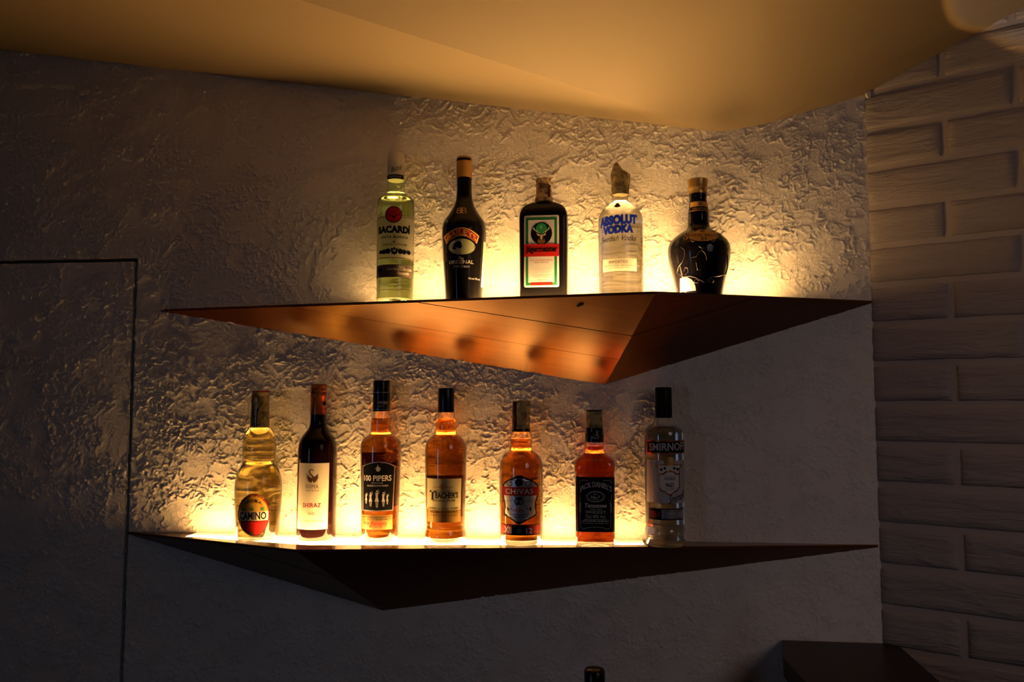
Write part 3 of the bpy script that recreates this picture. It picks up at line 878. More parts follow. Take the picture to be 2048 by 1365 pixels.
# --- clear vodka with blue lettering
c = crop(1160, 310, 4.55)
b = Bottle('vodka_bottle', 'clear vodka bottle with blue lettering and pointed paper over the cap', UPG, 1242.5, 0.062, Z_UP,
           prof(c, [(150, 297, 436), (350, 297, 436), (408, 297, 436), (420, 290, 445), (435, 268, 468), (455, 240, 496), (480, 214, 524), (510, 192, 548), (545, 176, 566), (580, 170, 574), (1260, 172, 574)]))
b.glass(c(0, 220)[1], M['clear'], M['water'], c(0, 415)[1], base=7)
def spike(q, k, p):
    p = crumple(0.13, 9)(q, k, p)
    if q >= 5:
        a = 2 * math.pi * k / 48
        p[2] += 0.016 * max(0, math.cos(a - 3.6)) ** 2 - 0.002
    return p
cap = b.cap([(c(0, 352)[1], 16.6), (c(0, 300)[1], 17.0), (c(0, 262)[1], 17.3), (c(0, 235)[1], 19.0), (c(0, 160)[1], 18.6), (c(0, 125)[1], 12.5), (c(0, 108)[1], 7)], M['strip_olive'], 'wrapped_cap', jag=spike)
cap['label'] = 'crumpled olive tax strip over the cap'
b.put('portrait', merge(grid_shape(ellipse_rows(*c(341, 483), 4.6, 5.2, 8), 8), poly_shape([c(*q) for q in ((306, 492), (322, 484), (360, 484), (374, 492), (358, 504), (324, 504))]), poly_shape([c(*q) for q in ((325, 470), (331, 456), (352, 456), (358, 470))])), M['brown_ink'], None, 0.5)
b.text('ABSOLUT', *c(188, 577, 514, 668), M['blue'], None, 0.5, bold=0.085, rot=-0.05)
b.text('VODKA', *c(214, 668, 482, 748), M['blue'], None, 0.5, bold=0.085, rot=-0.05)
b.text('Swedish Vodka', *c(196, 765, 506, 815), M['black'], None, 0.5, shear=0.5, rot=-0.03)
lab = b.put('label', grid_shape(rect_rows(*c(212, 972, 512, 1086), n=4), 12), M['frost'], None, 0.4)
b.text('IMPORTED', *c(266, 993, 434, 1017), M['black'], lab, 0.7, spacing=1.1)
b.text('40% ALC./VOL.  50.5 FL.OZ', *c(226, 1030, 482, 1042), M['brown_ink'], lab, 0.7)
b.text('MANUFACTURED IN ÅHUS, SWEDEN', *c(248, 1054, 458, 1064), M['brown_ink'], lab, 0.7)
b.put('barcode', merge(*[grid_shape(rect_rows(*c(549, 770 + 14 * k, 566, 776 + 14 * k + (k % 3) * 2), n=1), 2) for k in range(21)]), M['brown_ink'], None, 0.5)

# --- flagon of scotch
b = Bottle('whisky_flagon', 'squat dark glazed whisky flagon with gold cap and oval gold label', UPG, 1399.5, 0.072, Z_UP,
           prof(c, [(205, 1000, 1155), (335, 1005, 1160), (345, 1000, 1163), (372, 1000, 1163), (380, 1008, 1158), (430, 1003, 1163), (520, 992, 1178), (600, 990, 1182), (650, 986, 1186), (672, 975, 1200), (690, 950, 1226), (715, 912, 1270), (745, 874, 1312), (785, 836, 1350), (830, 816, 1370), (875, 811, 1375), (930, 816, 1372), (1000, 832, 1362), (1080, 850, 1342), (1160, 868, 1324), (1250, 888, 1304), (1285, 892, 1300)]))
b.solid(c(0, 330)[1], M['navy_glaze'])
cap = b.cap([(c(0, 345)[1], 18.4), (c(0, 300)[1], 18.4), (c(0, 298)[1], 18.9), (c(0, 285)[1], 18.9), (c(0, 282)[1], 18.7), (c(0, 240)[1], 19.4), (c(0, 208)[1], 20.2)], M['gold'])
b.put('knurling', merge(*[stroke_shape([c(1000 + 12 * k, 225), c(1000 + 12 * k + 10 * (-1) ** k, 275)], 0.45) for k in range(13)]), M['bronze'], cap, 0.7, radius=19.2)
nb = b.put('neck_label', grid_shape(rect_rows(*c(1004, 428, 1166, 476), n=3), 12), M['gold_ink'], None, 0.4)
b.put('diamond', poly_shape([c(*q) for q in ((1095, 418), (1112, 450), (1095, 482), (1078, 450))]), M['gold_ink'], nb, 0.6)
b.text('21', *c(1080, 436, 1110, 458), M['black'], nb, 0.9, serif=True)
b.text('SIGNATURE', *c(1022, 488, 1150, 504), M['gold_ink'], nb, 0.6, serif=True)
b.put('neck_line', grid_shape(rect_rows(*c(999, 512, 1172, 518), n=1), 12), M['gold_ink'], nb, 0.6)
rows = [(c(0, y)[1], c(a, 0)[0], c(d, 0)[0]) for y, a, d in ((703, 1090, 1138), (712, 1082, 1146), (724, 1050, 1180), (738, 1006, 1226), (752, 992, 1244), (770, 986, 1254), (790, 992, 1250), (806, 1010, 1236), (820, 1040, 1200), (833, 1075, 1160))]
lab = b.put('label', grid_shape(rows, 14), M['gold_ink'], None, 0.5)
b.put('crown_seal', grid_shape(ellipse_rows(*c(1114, 722), 4.6, 4.6, 8), 8), M['bronze'], lab, 0.9)
b.text('ROYAL SALUTE', *c(984, 757, 1252, 782), M['black'], lab, 0.9, bold=0.01, serif=True)
b.text('BLENDED SCOTCH WHISKY', *c(1030, 785, 1210, 791), M['bronze'], lab, 0.9)
b.text('21', *c(1098, 795, 1148, 822), M['black'], lab, 0.9, bold=0.02, serif=True)
sc_ = []
for sgn in (-1, 1):
    for (ox, oy, r0) in ((140, 755, 4.0), (148, 792, 4.2), (95, 728, 4.0), (85, 822, 3.8)):
        sc_.append(stroke_shape([(c(1117 + sgn * ox, oy)[0] + sgn * r0 * (1 - a / 9) * math.cos(a), c(0, oy)[1] + r0 * (1 - a / 9) * math.sin(a)) for a in np.linspace(-2.4, 4.2, 14)], 1.0))
put_each(b, 'scroll', sc_, M['gold_ink'], lab, 0.7)
M['relief'] = plain('raised_glaze', (0.02, 0.018, 0.02), 0.05, spec=1.0, coat=1.0)
def relief(name, pts, w=1.3):
    # a thin raised bead following the surface
    pts = [c(*p) for p in pts]
    dense = []
    for p, q in zip(pts[:-1], pts[1:]):
        for t in np.linspace(0, 1, 6)[:-1]: dense.append((p[0] + (q[0] - p[0]) * t, p[1] + (q[1] - p[1]) * t))
    dense.append(pts[-1])
    a = stroke_shape(dense, w)[0]; vs, fs = [], []
    L_, R_ = a[0::2], a[1::2]; C_ = (L_ + R_) / 2
    for P_, o_ in ((L_, 0.05), (C_, 1.2), (R_, 0.05)):
        u, v_ = b.uv(P_[:, 0], P_[:, 1]); vs += b.surf(u, v_, o_).tolist()
    m = len(C_)
    for k in range(m - 1):
        fs += [[k, k + 1, m + k + 1, m + k], [m + k, m + k + 1, 2 * m + k + 1, 2 * m + k]]
    new_mesh(name, vs, fs, M['silver_relief'], b.root, smooth=True)
M['silver_relief'] = plain('glinting_relief', (0.10, 0.09, 0.09), 0.18, metal=0.6)
relief('relief_scroll', [(925, 870), (958, 900), (962, 950), (940, 1000), (905, 1040), (890, 1085), (915, 1110)])
relief('relief_scroll', [(962, 1120), (990, 1095), (985, 1060), (962, 1055), (955, 1085)])
relief('relief_scroll', [(918, 1110), (950, 1135), (1000, 1132), (1060, 1150), (1128, 1192), (1180, 1150), (1260, 1132), (1318, 1105), (1338, 1040), (1335, 940)])
relief('relief_horseman', [(1060, 1020), (1072, 1085), (1098, 1080)])
relief('relief_horseman', [(1022, 975), (1060, 968), (1085, 930), (1110, 915), (1140, 950), (1150, 1000)])
relief('relief_horseman', [(1085, 880), (1110, 900), (1135, 895)])
relief('relief_scroll', [(1040, 1180), (1062, 1158), (1082, 1176), (1072, 1196), (1045, 1192), (1040, 1180)])
relief('relief_scroll', [(1168, 1180), (1190, 1158), (1212, 1176), (1200, 1196), (1172, 1192), (1168, 1180)])
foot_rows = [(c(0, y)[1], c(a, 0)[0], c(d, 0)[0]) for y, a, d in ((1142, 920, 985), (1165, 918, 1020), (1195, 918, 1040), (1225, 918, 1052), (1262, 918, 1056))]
b.put('foot_reflection', grid_shape(foot_rows, 8), plain('pale_foot_reflection', (0.60, 0.45, 0.38), 0.2), None, 0.4)  # glossy reflection of the light panel, painted as a pale patch

# ================= lower shelf
c = crop(450, 760, 3.9)
b = Bottle('tequila_bottle', 'bulbous golden tequila bottle with oval red and yellow label', LOG, 514.5, 0.047, Z_LO,
           prof(c, [(92, 217, 350), (375, 207, 353), (382, 200, 357), (400, 185, 372), (430, 166, 388), (470, 153, 399), (520, 147, 403), (570, 148, 402), (612, 153, 397), (628, 154, 393), (638, 147, 395), (655, 147, 396), (668, 140, 405), (700, 122, 421), (740, 105, 434), (790, 90, 441), (850, 84, 442), (950, 84, 439), (1050, 88, 431), (1150, 91, 421), (1245, 95, 414)]))
b.glass(c(0, 140)[1], M['clear'], M['tequila'], c(0, 380)[1], base=6)
cap = b.cap([(c(0, 377)[1], 18.6), (c(0, 250)[1], 17.8), (c(0, 100)[1], 17.2), (c(0, 92)[1], 17.0)], M['strip_olive'], 'wrapped_cap', jag=crumple(0.03, 5))
cap['label'] = 'olive paper sleeve with a dark red rim'
b.put('cap_rim', grid_shape(rect_rows(*c(218, 90, 350, 101), n=1), 10), M['dark_red'], cap, 0.9, radius=17.2)
b.put('strip_print', poly_shape([c(*q) for q in ((225, 110), (255, 115), (275, 160), (290, 180), (262, 240), (245, 365), (215, 370), (214, 180))]), M['brown_ink'], cap, 0.9, radius=17.8)
ox, oy = c(227, 1032)
lab = b.put('label', grid_shape(ellipse_rows(ox, oy, 29.5, 41), 16), M['dark_red'], None, 0.5)
teeth = [grid_shape(ellipse_rows(ox + 29.8 * math.sin(a), oy - 41.3 * math.cos(a), 1.1, 1.1, 4), 3) for a in np.linspace(0.8, 2 * math.pi - 0.8, 46)]
b.put('beaded_edge', merge(*teeth), M['black'], lab, 0.6)
b.put('field', grid_shape(ellipse_rows(ox, oy, 27.4, 35.5, 12, 0.0, math.pi * 0.56), 16), M['thin_yellow'], lab, 0.7)
b.put('name_band', grid_shape([r for r in ellipse_rows(ox, oy, 27.4, 38, 40) if c(0, 1006)[1] <= r[0] <= c(0, 1083)[1]], 14), M['cream'], lab, 0.85)
b.put('red_field', grid_shape([r for r in ellipse_rows(ox, oy, 26.5, 38, 40) if r[0] >= c(0, 1085)[1]], 14), M['red'], lab, 0.85)
b.text('IMPORTADO', *c(152, 882, 298, 900), M['yellow'], lab, 0.9, arch=5)
b.text('TEQUILA', *c(158, 915, 288, 940), M['black'], lab, 0.9, bold=0.02, arch=7, serif=True)
b.text('CAMINO', *c(126, 1012, 318, 1070), M['black'], lab, 1.1, bold=0.03, serif=True)
b.text('REAL', *c(178, 1072, 258, 1082), M['brown_ink'], lab, 1.1, spacing=1.4)
for x, r in ((152, 17), (213, 21), (288, 19)):
    b.put('agave', merge(*[stroke_shape([c(x, 998), c(x + r * math.sin(a), 998 - 1.5 * r * math.cos(a))], [1.8, 0.4]) for a in np.linspace(-1.5, 1.5, 7)]), M['green'], lab, 1.1)
b.put('agave', merge(*[stroke_shape([c(210, 1178), c(210 + 18 * math.sin(a), 1178 - 22 * math.cos(a))], [1.6, 0.4]) for a in np.linspace(-1.3, 1.3, 6)]), M['green'], lab, 1.1)

b = Bottle('wine_bottle', 'dark red wine bottle with tall cream label', LOG, 632.0, 0.043, Z_LO,
           prof(c, [(38, 683, 800), (272, 678, 797), (340, 676, 797), (370, 671, 802), (395, 655, 816), (420, 635, 835), (445, 613, 853), (475, 594, 866), (510, 582, 873), (560, 576, 876), (640, 575, 877), (1000, 569, 872), (1220, 562, 864), (1250, 560, 862)]))
b.solid(c(0, 268)[1], M['wine_glass'])
cap = b.cap([(c(0, 275)[1], 15.7), (c(0, 135)[1], 15.5), (c(0, 132)[1], 16.0), (c(0, 100)[1], 15.7), (c(0, 97)[1], 15.1), (c(0, 92)[1], 15.7), (c(0, 72)[1], 15.6), (c(0, 69)[1], 15.0), (c(0, 64)[1], 15.5), (c(0, 54)[1], 15.5), (c(0, 51)[1], 15.9), (c(0, 37)[1], 15.9)], M['copper'], 'screw_cap')
b.put('cap_print', merge(*[stroke_shape([c(774 + 10 * math.sin(a) * 0.2, 205), c(774 + 18 * math.sin(a), 190 - 26 * math.cos(a))], [1.5, 0.4]) for a in np.linspace(-1.4, 1.4, 7)]), M['black'], cap, 0.7, radius=15.6)
b.text('SOMA', *c(752, 222, 792, 244), M['black'], cap, 0.7, radius=15.6, serif=True)
_p = lambda q: q
L1 = [(c(0, y)[1], c(583 - (y - 643) * 0.030, 0)[0], c(812 - (y - 643) * 0.030, 0)[0]) for y in np.linspace(643, 1150, 12)]
lab = b.put('label', grid_shape([(y, a - 0.5, d + 0.5) for y, a, d in L1], 12), M['brown_ink'], None, 0.4)
b.put('label_field', grid_shape([(y + (0.7 if k == 0 else -0.7 if k == 11 else 0), a + 0.4, d - 0.4) for k, (y, a, d) in enumerate(L1)], 12), M['cream'], lab, 0.55)
ph = []
for tx, ty in ((46, 722), (48, 740), (46, 758), (40, 774), (30, 788), (16, 796)):
    for sg in (-1, 1):
        ph.append(stroke_shape([c(684 + sg * 4, 770), c(684 + sg * tx * 0.6, (770 + ty) / 2 + 4), c(684 + sg * tx, ty)], [3.0, 2.4, 0.5]))
ph.append(stroke_shape([c(*q) for q in ((684, 770), (690, 750), (676, 735), (662, 720), (660, 702), (672, 692), (690, 700), (694, 708))], [3.2, 3.4, 2.6, 2.2, 1.9, 1.8, 1.6, 0.4]))
ph.append(stroke_shape([c(686, 694), c(690, 684)], [0.9, 0.3]))
b.put('bird_emblem', merge(*ph), M['brown_ink'], lab, 0.8)
b.text('SOMA', *c(632, 808, 732, 836), M['brown_ink'], lab, 0.8, serif=True, spacing=1.1)
b.text('VINE VILLAGE', *c(632, 846, 734, 858), M['brown_ink'], lab, 0.8, serif=True)
b.text('SHIRAZ', *c(612, 948, 748, 980), M['dark_red'], lab, 0.8, bold=0.005, serif=True, spacing=1.05)
b.text('Gold', *c(651, 1014, 698, 1036), M['brown_ink'], lab, 0.8, serif=True)
b.text('Estate Bottled | Nashik Valley', *c(592, 1076, 768, 1090), M['brown_ink'], lab, 0.8)
b.text('750ml', *c(584, 1128, 634, 1136), M['brown_ink'], lab, 0.8)
b.text('Alc 13.5% vol', *c(700, 1128, 785, 1136), M['brown_ink'], lab, 0.8)

c = crop(690, 750, 3.793)
b = Bottle('whisky_bottle', 'amber whisky bottle with tall black cap and arched black label of pipers', LOG, 759.5, 0.042, Z_LO,
           prof(c, [(45, 216, 344), (278, 215, 345), (285, 212, 350), (318, 210, 353), (340, 203, 356), (380, 202, 357), (430, 200, 355), (448, 200, 355), (458, 188, 366), (475, 165, 390), (495, 140, 414), (515, 126, 425), (545, 121, 429), (620, 122, 427), (900, 123, 416), (1100, 122, 406), (1180, 120, 405), (1240, 122, 404), (1275, 128, 398)]))
b.glass(c(0, 180)[1], M['clear'], M['whisky'], c(0, 332)[1], base=8)
cap = b.cap([(c(0, 280)[1], 17.4), (c(0, 262)[1], 17.4), (c(0, 140)[1], 17.1), (c(0, 55)[1], 16.8), (c(0, 45)[1], 16.4)], M['black_plastic'])
put_each(b, 'cap_line', [grid_shape(rect_rows(*c(216, 135, 344, 139), n=1), 10), grid_shape(rect_rows(*c(216, 264, 345, 268), n=1), 10)], M['silver'], cap, 0.4, radius=17.3)
b.text('PIPERS', *c(247, 204, 322, 226), M['silver_ink'], cap, 0.5, radius=17.2, bold=0.02)
b.text('SCOTCH', *c(248, 238, 300, 248), M['silver_ink'], cap, 0.5, radius=17.2)
def arch_rows(c, x0, x1, y_side, y_mid, y_bot, n=12):
    rows = []
    for k in range(7):
        t = k / 6; y = y_mid + (y_side - y_mid) * t; w = math.sqrt(max(0.0, 1 - (1 - t) ** 2)) if False else t ** 0.5
        xm, hw = (x0 + x1) / 2, (x1 - x0) / 2
        rows.append((c(0, y)[1], c(xm - hw * w, 0)[0], c(xm + hw * w, 0)[0]))
    for y in np.linspace(y_side, y_bot, n)[1:]: rows.append((c(0, y)[1], c(x0, 0)[0], c(x1 - (y - y_side) * 0.05, 0)[0]))
    return rows
lab = b.put('label', grid_shape(arch_rows(c, 136, 379, 690, 652, 1020), 14), M['silver'], None, 0.4)
b.put('label_field', grid_shape(arch_rows(c, 142, 373, 694, 659, 1013), 14), M['black'], lab, 0.55)
b.put('crest', merge(grid_shape(ellipse_rows(*c(251, 708), 4.2, 5.0, 8), 6), stroke_shape([c(251, 676), c(246, 690), c(255, 700)], 1.0), stroke_shape([c(232, 700), c(238, 716), c(264, 716), c(272, 700)], 0.8)), M['silver_ink'], lab, 0.8)
b.text('100 PIPERS', *c(150, 755, 350, 797), M['paper'], lab, 0.8, bold=0.015)
b.text('DELUXE', *c(206, 806, 286, 816), M['silver_ink'], lab, 0.8, spacing=1.5)
b.text('BLENDED SCOTCH WHISKY', *c(172, 826, 328, 838), M['silver_ink'], lab, 0.8, bold=0.01)
pipers = []
for x, y0_, y1_ in ((163, 885, 965), (196, 872, 985), (242, 855, 992), (290, 872, 985), (319, 892, 970)):
    h_ = y1_ - y0_; w_ = h_ * 0.11
    pipers += [grid_shape(ellipse_rows(*c(x, y0_ + h_ * 0.12), h_ * 0.011, h_ * 0.013, 6), 5),
               poly_shape([c(*q) for q in ((x - w_ * 0.7, y0_ + h_ * 0.2), (x + w_ * 0.6, y0_ + h_ * 0.2), (x + w_ * 0.5, y0_ + h_ * 0.45), (x + w_, y0_ + h_ * 0.68), (x - w_, y0_ + h_ * 0.68), (x - w_ * 0.5, y0_ + h_ * 0.45))]),
               stroke_shape([c(x - w_ * 0.4, y0_ + h_ * 0.68), c(x - w_ * 0.2, y0_ + h_)], [1.3, 0.7]), stroke_shape([c(x + w_ * 0.5, y0_ + h_ * 0.68), c(x + w_ * 0.3, y0_ + h_)], [1.3, 0.7]),
               stroke_shape([c(x + w_ * 0.2, y0_ + h_ * 0.3), c(x + w_ * 0.9, y0_)], [1.0, 0.5]), stroke_shape([c(x + w_ * 0.5, y0_ + h_ * 0.3), c(x + w_ * 1.4, y0_ + h_ * 0.1)], [1.0, 0.4])]
b.put('piper_figures', merge(*pipers), M['silver_ink'], lab, 0.8)
low = b.put('label', grid_shape([(c(0, y)[1], c(133, 0)[0], c(357, 0)[0]) for y in np.linspace(1050, 1156, 5)], 12), M['gold'], None, 0.4)
b.text('IMPORTED BLENDED AND BOTTLED', *c(142, 1060, 348, 1070), M['black'], low, 0.7, bold=0.01)
b.text('OLD SCOTCH WHISKY MALTS', *c(142, 1076, 348, 1086), M['black'], low, 0.7, bold=0.01)
b.text('Wm Blenders', *c(145, 1092, 315, 1126), M['red'], low, 0.8, shear=0.45)
b.text('AGED IN OAK CASKS', *c(182, 1130, 282, 1139), M['black'], low, 0.7, bold=0.01)
def back_label(b, ya, yb, half_deg, mat):
    vs, fs = [], []
    for i in range(13):
        th = math.pi + math.radians(-half_deg + i * half_deg / 6)
        for y in np.linspace(ya, yb, 6):
            v_ = b.y0 - y; r = b.R(v_) + 0.4
            vs.append(np.array([r * math.sin(th), -r * math.cos(th), v_]) * b.s)
    for i in range(12):
        for j in range(5): fs.append([i * 6 + j, i * 6 + j + 1, (i + 1) * 6 + j + 1, (i + 1) * 6 + j])
    new_mesh('back_label', vs, fs, mat, b.root)
back_label(b, c(0, 597)[1], c(0, 1010)[1], 66, M['back'])

b = Bottle('whisky_bottle', 'amber whisky bottle with embossed shoulders and olive and bronze label', LOG, 890.5, 0.044, Z_LO,
           prof(c, [(103, 711, 834), (288, 710, 834), (298, 705, 838), (335, 702, 840), (350, 693, 848), (380, 688, 853), (420, 691, 852), (445, 693, 851), (458, 684, 861), (470, 668, 878), (490, 642, 902), (515, 622, 917), (550, 611, 926), (620, 609, 927), (760, 611, 923), (1000, 613, 914), (1160, 614, 907), (1178, 610, 914), (1200, 603, 922), (1240, 603, 922), (1275, 612, 912)]))
b.glass(c(0, 200)[1], M['clear'], M['whisky'], c(0, 340)[1], base=10)
b.cap([(c(0, 289)[1], 16.6), (c(0, 200)[1], 16.5), (c(0, 112)[1], 16.3), (c(0, 103)[1], 15.8)], M['black_plastic'])
lab = b.put('label', grid_shape([(c(0, y)[1], c(624, 0)[0], c(882 - (y - 780) * 0.03, 0)[0]) for y in np.linspace(780, 1010, 7)], 12), M['olive'], None, 0.4)
b.put('lower_label', grid_shape([(c(0, y)[1], c(628, 0)[0], c(876, 0)[0]) for y in np.linspace(1010, 1102, 4)], 12), M['bronze'], lab, 0.4)
b.put('crest', merge(ring_shape(*c(743, 840), 5.0, 5.5, 1.6, 16), stroke_shape([c(706, 842), c(725, 842)], 2.2), stroke_shape([c(760, 842), c(780, 842)], 2.2), grid_shape(ellipse_rows(*c(743, 840), 2, 3, 5), 4)), M['copper'], lab, 0.7)
b.text('EST', *c(675, 838, 700, 848), M['brown_ink'], lab, 0.7); b.text('1830', *c(788, 838, 816, 848), M['brown_ink'], lab, 0.7)
b.text('WM TEACHER & SONS', *c(684, 868, 806, 878), M['brown_ink'], lab, 0.7, bold=0.01)
b.text("EACHER'S", *c(686, 880, 856, 924), M['black'], lab, 0.8, bold=0.03, serif=True)
b.text('T', *c(644, 868, 690, 936), M['black'], lab, 0.85, bold=0.03, serif=True)
b.text('HIGHLAND CREAM', *c(664, 934, 832, 948), M['black'], lab, 0.8, bold=0.015)
b.text('BLENDED SCOTCH WHISKY', *c(634, 992, 868, 1007), M['black'], lab, 0.8, bold=0.015)
b.text('HIGH MALT CONTENT', *c(648, 1018, 852, 1032), M['black'], lab, 0.8, bold=0.015)
b.text('PRODUCT OF SCOTLAND', *c(655, 1046, 848, 1055), M['black'], lab, 0.8)
back_label(b, c(0, 775)[1], c(0, 1090)[1], 62, M['back'])
sun = []
for k in range(16):
    a = k / 16 * 2 * math.pi
    sun.append(stroke_shape([(c(768, 0)[0] + 5 * math.cos(a), c(0, 660)[1] + 5 * math.sin(a)), (c(768, 0)[0] + 17 * math.cos(a), c(0, 660)[1] + 13 * math.sin(a))], [0.9, 0.5]))
b.put('embossed_sunburst', merge(*sun), M['clear'], None, 0.25)

c = crop(970, 780, 4.136)
b = Bottle('whisky_bottle', 'amber whisky bottle with silver shield label and red number band', LOG, 1042.5, 0.045, Z_LO,
           prof(c, [(95, 232, 375), (350, 228, 378), (358, 220, 386), (385, 212, 391), (430, 210, 393), (475, 211, 391), (492, 216, 387), (502, 212, 390), (515, 193, 410), (535, 168, 435), (560, 148, 455), (595, 131, 473), (640, 123, 481), (720, 121, 483), (1000, 120, 482), (1190, 120, 481), (1240, 123, 478), (1275, 132, 468)]))
b.glass(c(0, 200)[1], M['clear'], M['whisky'], c(0, 492)[1] - 20, base=9)
cap = b.cap([(c(0, 352)[1], 18.3), (c(0, 325)[1], 18.0), (c(0, 200)[1], 17.6), (c(0, 105)[1], 17.4)], plain('dark_sleeve', (0.05, 0.022, 0.015), 0.4), 'wrapped_cap', jag=crumple(0.05, 12, 0.005, 2))
cap['label'] = 'dark sleeve with an olive tax strip on its right side'
b.put('tax_strip', grid_shape(rect_rows(*c(262, 92, 372, 326), n=5), 8), M['strip_olive'], cap, 1.0, radius=18.2)
sh = [(y, a, d) for y, a, d in ((698, 272, 300), (715, 240, 335), (735, 192, 385), (752, 168, 412), (775, 152, 435), (800, 147, 440), (850, 147, 440), (880, 150, 432), (920, 160, 420), (960, 165, 416), (990, 158, 425), (1015, 160, 425), (1035, 185, 400), (1055, 220, 355), (1075, 252, 315), (1090, 275, 288))]
lab = b.put('label', grid_shape([(c(0, y)[1], c(a, 0)[0], c(d, 0)[0]) for y, a, d in sh], 14), M['black'], None, 0.4)
b.put('shield', grid_shape([(c(0, y * 0.955 + 40)[1], c(a + 9, 0)[0], c(d - 9, 0)[0]) for y, a, d in sh[1:-1]], 14), M['silver'], lab, 0.6)
b.put('name_band', grid_shape([(c(0, y)[1], c(146, 0)[0], c(441, 0)[0]) for y in (792, 815, 840, 862)], 14), M['dark_red'], lab, 0.8)
b.text('CHIVAS', *c(172, 806, 396, 848), M['silver_ink'], lab, 1.0, bold=0.015, arch=0, spacing=1.05)
b.put('curls', merge(*[stroke_shape([(c(281 + sg * 72, 0)[0] + sg * 6.5 * (1 - t / 9) * math.cos(t), c(0, 762)[1] + 6.0 * (1 - t / 9) * math.sin(t)) for t in np.linspace(-1.2, 5.5, 16)], 1.3) for sg in (-1, 1)], grid_shape(ellipse_rows(*c(281, 755), 8, 7, 8), 8), poly_shape([c(*q) for q in ((255, 770), (268, 722), (281, 735), (294, 722), (307, 770))])), M['black'], lab, 0.85)
b.put('shield_rays', merge(*[stroke_shape([(c(281, 0)[0] + 12 * math.cos(t), c(0, 905)[1] + 11 * math.sin(t)), (c(281, 0)[0] + 26 * math.cos(t), c(0, 905)[1] + 15 * math.sin(t))], 0.45) for t in list(np.linspace(-0.8, 0.7, 9)) + list(np.linspace(2.4, 3.95, 9))]), M['black'], lab, 0.85)
b.put('knot_emblem', merge(ring_shape(*c(268, 905), 6.2, 7.0, 2.0, 24), ring_shape(*c(294, 905), 6.2, 7.0, 2.0, 24), stroke_shape([c(258, 935), c(305, 880)], 2.2), stroke_shape([c(240, 855), c(258, 880)], 1.4), stroke_shape([c(320, 855), c(302, 880)], 1.4), poly_shape([c(*q) for q in ((255, 885), (281, 868), (307, 885), (296, 892), (281, 882), (266, 892))])), M['black'], lab, 0.95)
b.text('ESTD', *c(182, 896, 215, 910), M['black'], lab, 0.85); b.text('1801', *c(345, 896, 375, 910), M['black'], lab, 0.85)
b.put('lower_ribbon', poly_shape([c(*q) for q in ((182, 955), (225, 962), (281, 970), (338, 962), (382, 955), (378, 985), (338, 992), (281, 998), (225, 992), (190, 985))]), M['black'], lab, 0.85)
b.text('REGAL', *c(230, 968, 330, 988), M['red'], lab, 1.0, bold=0.01, spacing=1.1)
b.text('BLENDED SCOTCH', *c(205, 1006, 358, 1018), M['black'], lab, 0.85); b.text('WHISKY', *c(240, 1026, 320, 1036), M['black'], lab, 0.85)
b.put('crossed_swords', merge(stroke_shape([c(232, 940), c(165, 1030)], 1.3), stroke_shape([c(330, 940), c(405, 1030)], 1.3)), M['black'], lab, 0.88)
low = b.put('label', grid_shape([(c(0, y)[1], c(135, 0)[0], c(446, 0)[0]) for y in (1092, 1120, 1150, 1178)], 14), M['dark_red'], None, 0.4)
b.put('black_field', grid_shape([(c(0, y)[1], c(222, 0)[0], c(340, 0)[0]) for y in (1100, 1135, 1172)], 8), M['black'], low, 0.6)
put_each(b, 'border_line', [grid_shape([(c(0, y)[1], c(135, 0)[0], c(446, 0)[0]) for y in (1092, 1098)], 14), grid_shape([(c(0, y)[1], c(135, 0)[0], c(446, 0)[0]) for y in (1171, 1178)], 14)], M['black'], low, 0.7)
b.text('XII', *c(162, 1112, 220, 1162), M['silver_ink'], low, 0.8, bold=0.02)
b.text('12', *c(338, 1118, 390, 1164), M['silver_ink'], low, 0.8, bold=0.02)
b.text('AGED', *c(262, 1126, 298, 1136), M['silver_ink'], low, 0.8); b.text('YEARS', *c(260, 1146, 300, 1156), M['silver_ink'], low, 0.8)

b = Bottle('whisky_bottle', 'square deep amber whiskey bottle with white lettering on wrapped black label', LOG, 1190.5, 0.045, Z_LO,
           prof(c, [(172, 833, 965), (437, 824, 977), (445, 823, 976), (500, 825, 974), (520, 822, 977), (530, 812, 988), (545, 793, 1010), (562, 772, 1036), (582, 752, 1062), (605, 743, 1074), (650, 742, 1077), (668, 742, 1077), (676, 746, 1073), (690, 747, 1072), (1150, 749, 1070), (1165, 748, 1071), (1180, 746, 1074), (1275, 751, 1072)]), n=5.0, ratio=0.92, turn=0)
b.n = 5.0
def jd_ring(self, r, h, seg):
    # square in the body, round in the neck
    t = min(1.0, max(0.0, (r - 19.0) / 16.0)); n_ = 2.0 + 3.6 * t
    out = []
    for k in range(seg):
        a = 2 * math.pi * (k + 0.5) / seg; cc, ss = math.cos(a), math.sin(a); e = 2 / n_
        out.append((math.copysign(abs(cc) ** e, cc) * r * self.s, math.copysign(abs(ss) ** e, ss) * r * (1 - 0.08 * t) * self.s, h * self.s))
    return out
b.ring = jd_ring.__get__(b)
b.n = 5.6
b.glass(c(0, 300)[1], M['clear'], M['whisky_dark'], c(0, 470)[1], base=9)
cap = b.cap([(c(0, 322)[1], 16.4), (c(0, 180)[1], 16.2), (c(0, 171)[1], 15.8)], M['strip_olive'])
nk = b.cap([(c(0, 438)[1], 18.9), (c(0, 400)[1], 19.2), (c(0, 380)[1], 19.0), (c(0, 345)[1], 17.4), (c(0, 318)[1], 16.9)], M['black_plastic'], 'neck_sleeve')
b.put('cap_rim', grid_shape(rect_rows(*c(835, 171, 963, 182), n=1), 10), M['black'], cap, 0.4, radius=16.2)
b.text('OLD', *c(898, 372, 930, 382), M['silver_ink'], nk, 0.6, radius=19)
b.text('No.7', *c(884, 388, 944, 410), M['silver_ink'], nk, 0.6, radius=19, serif=True)
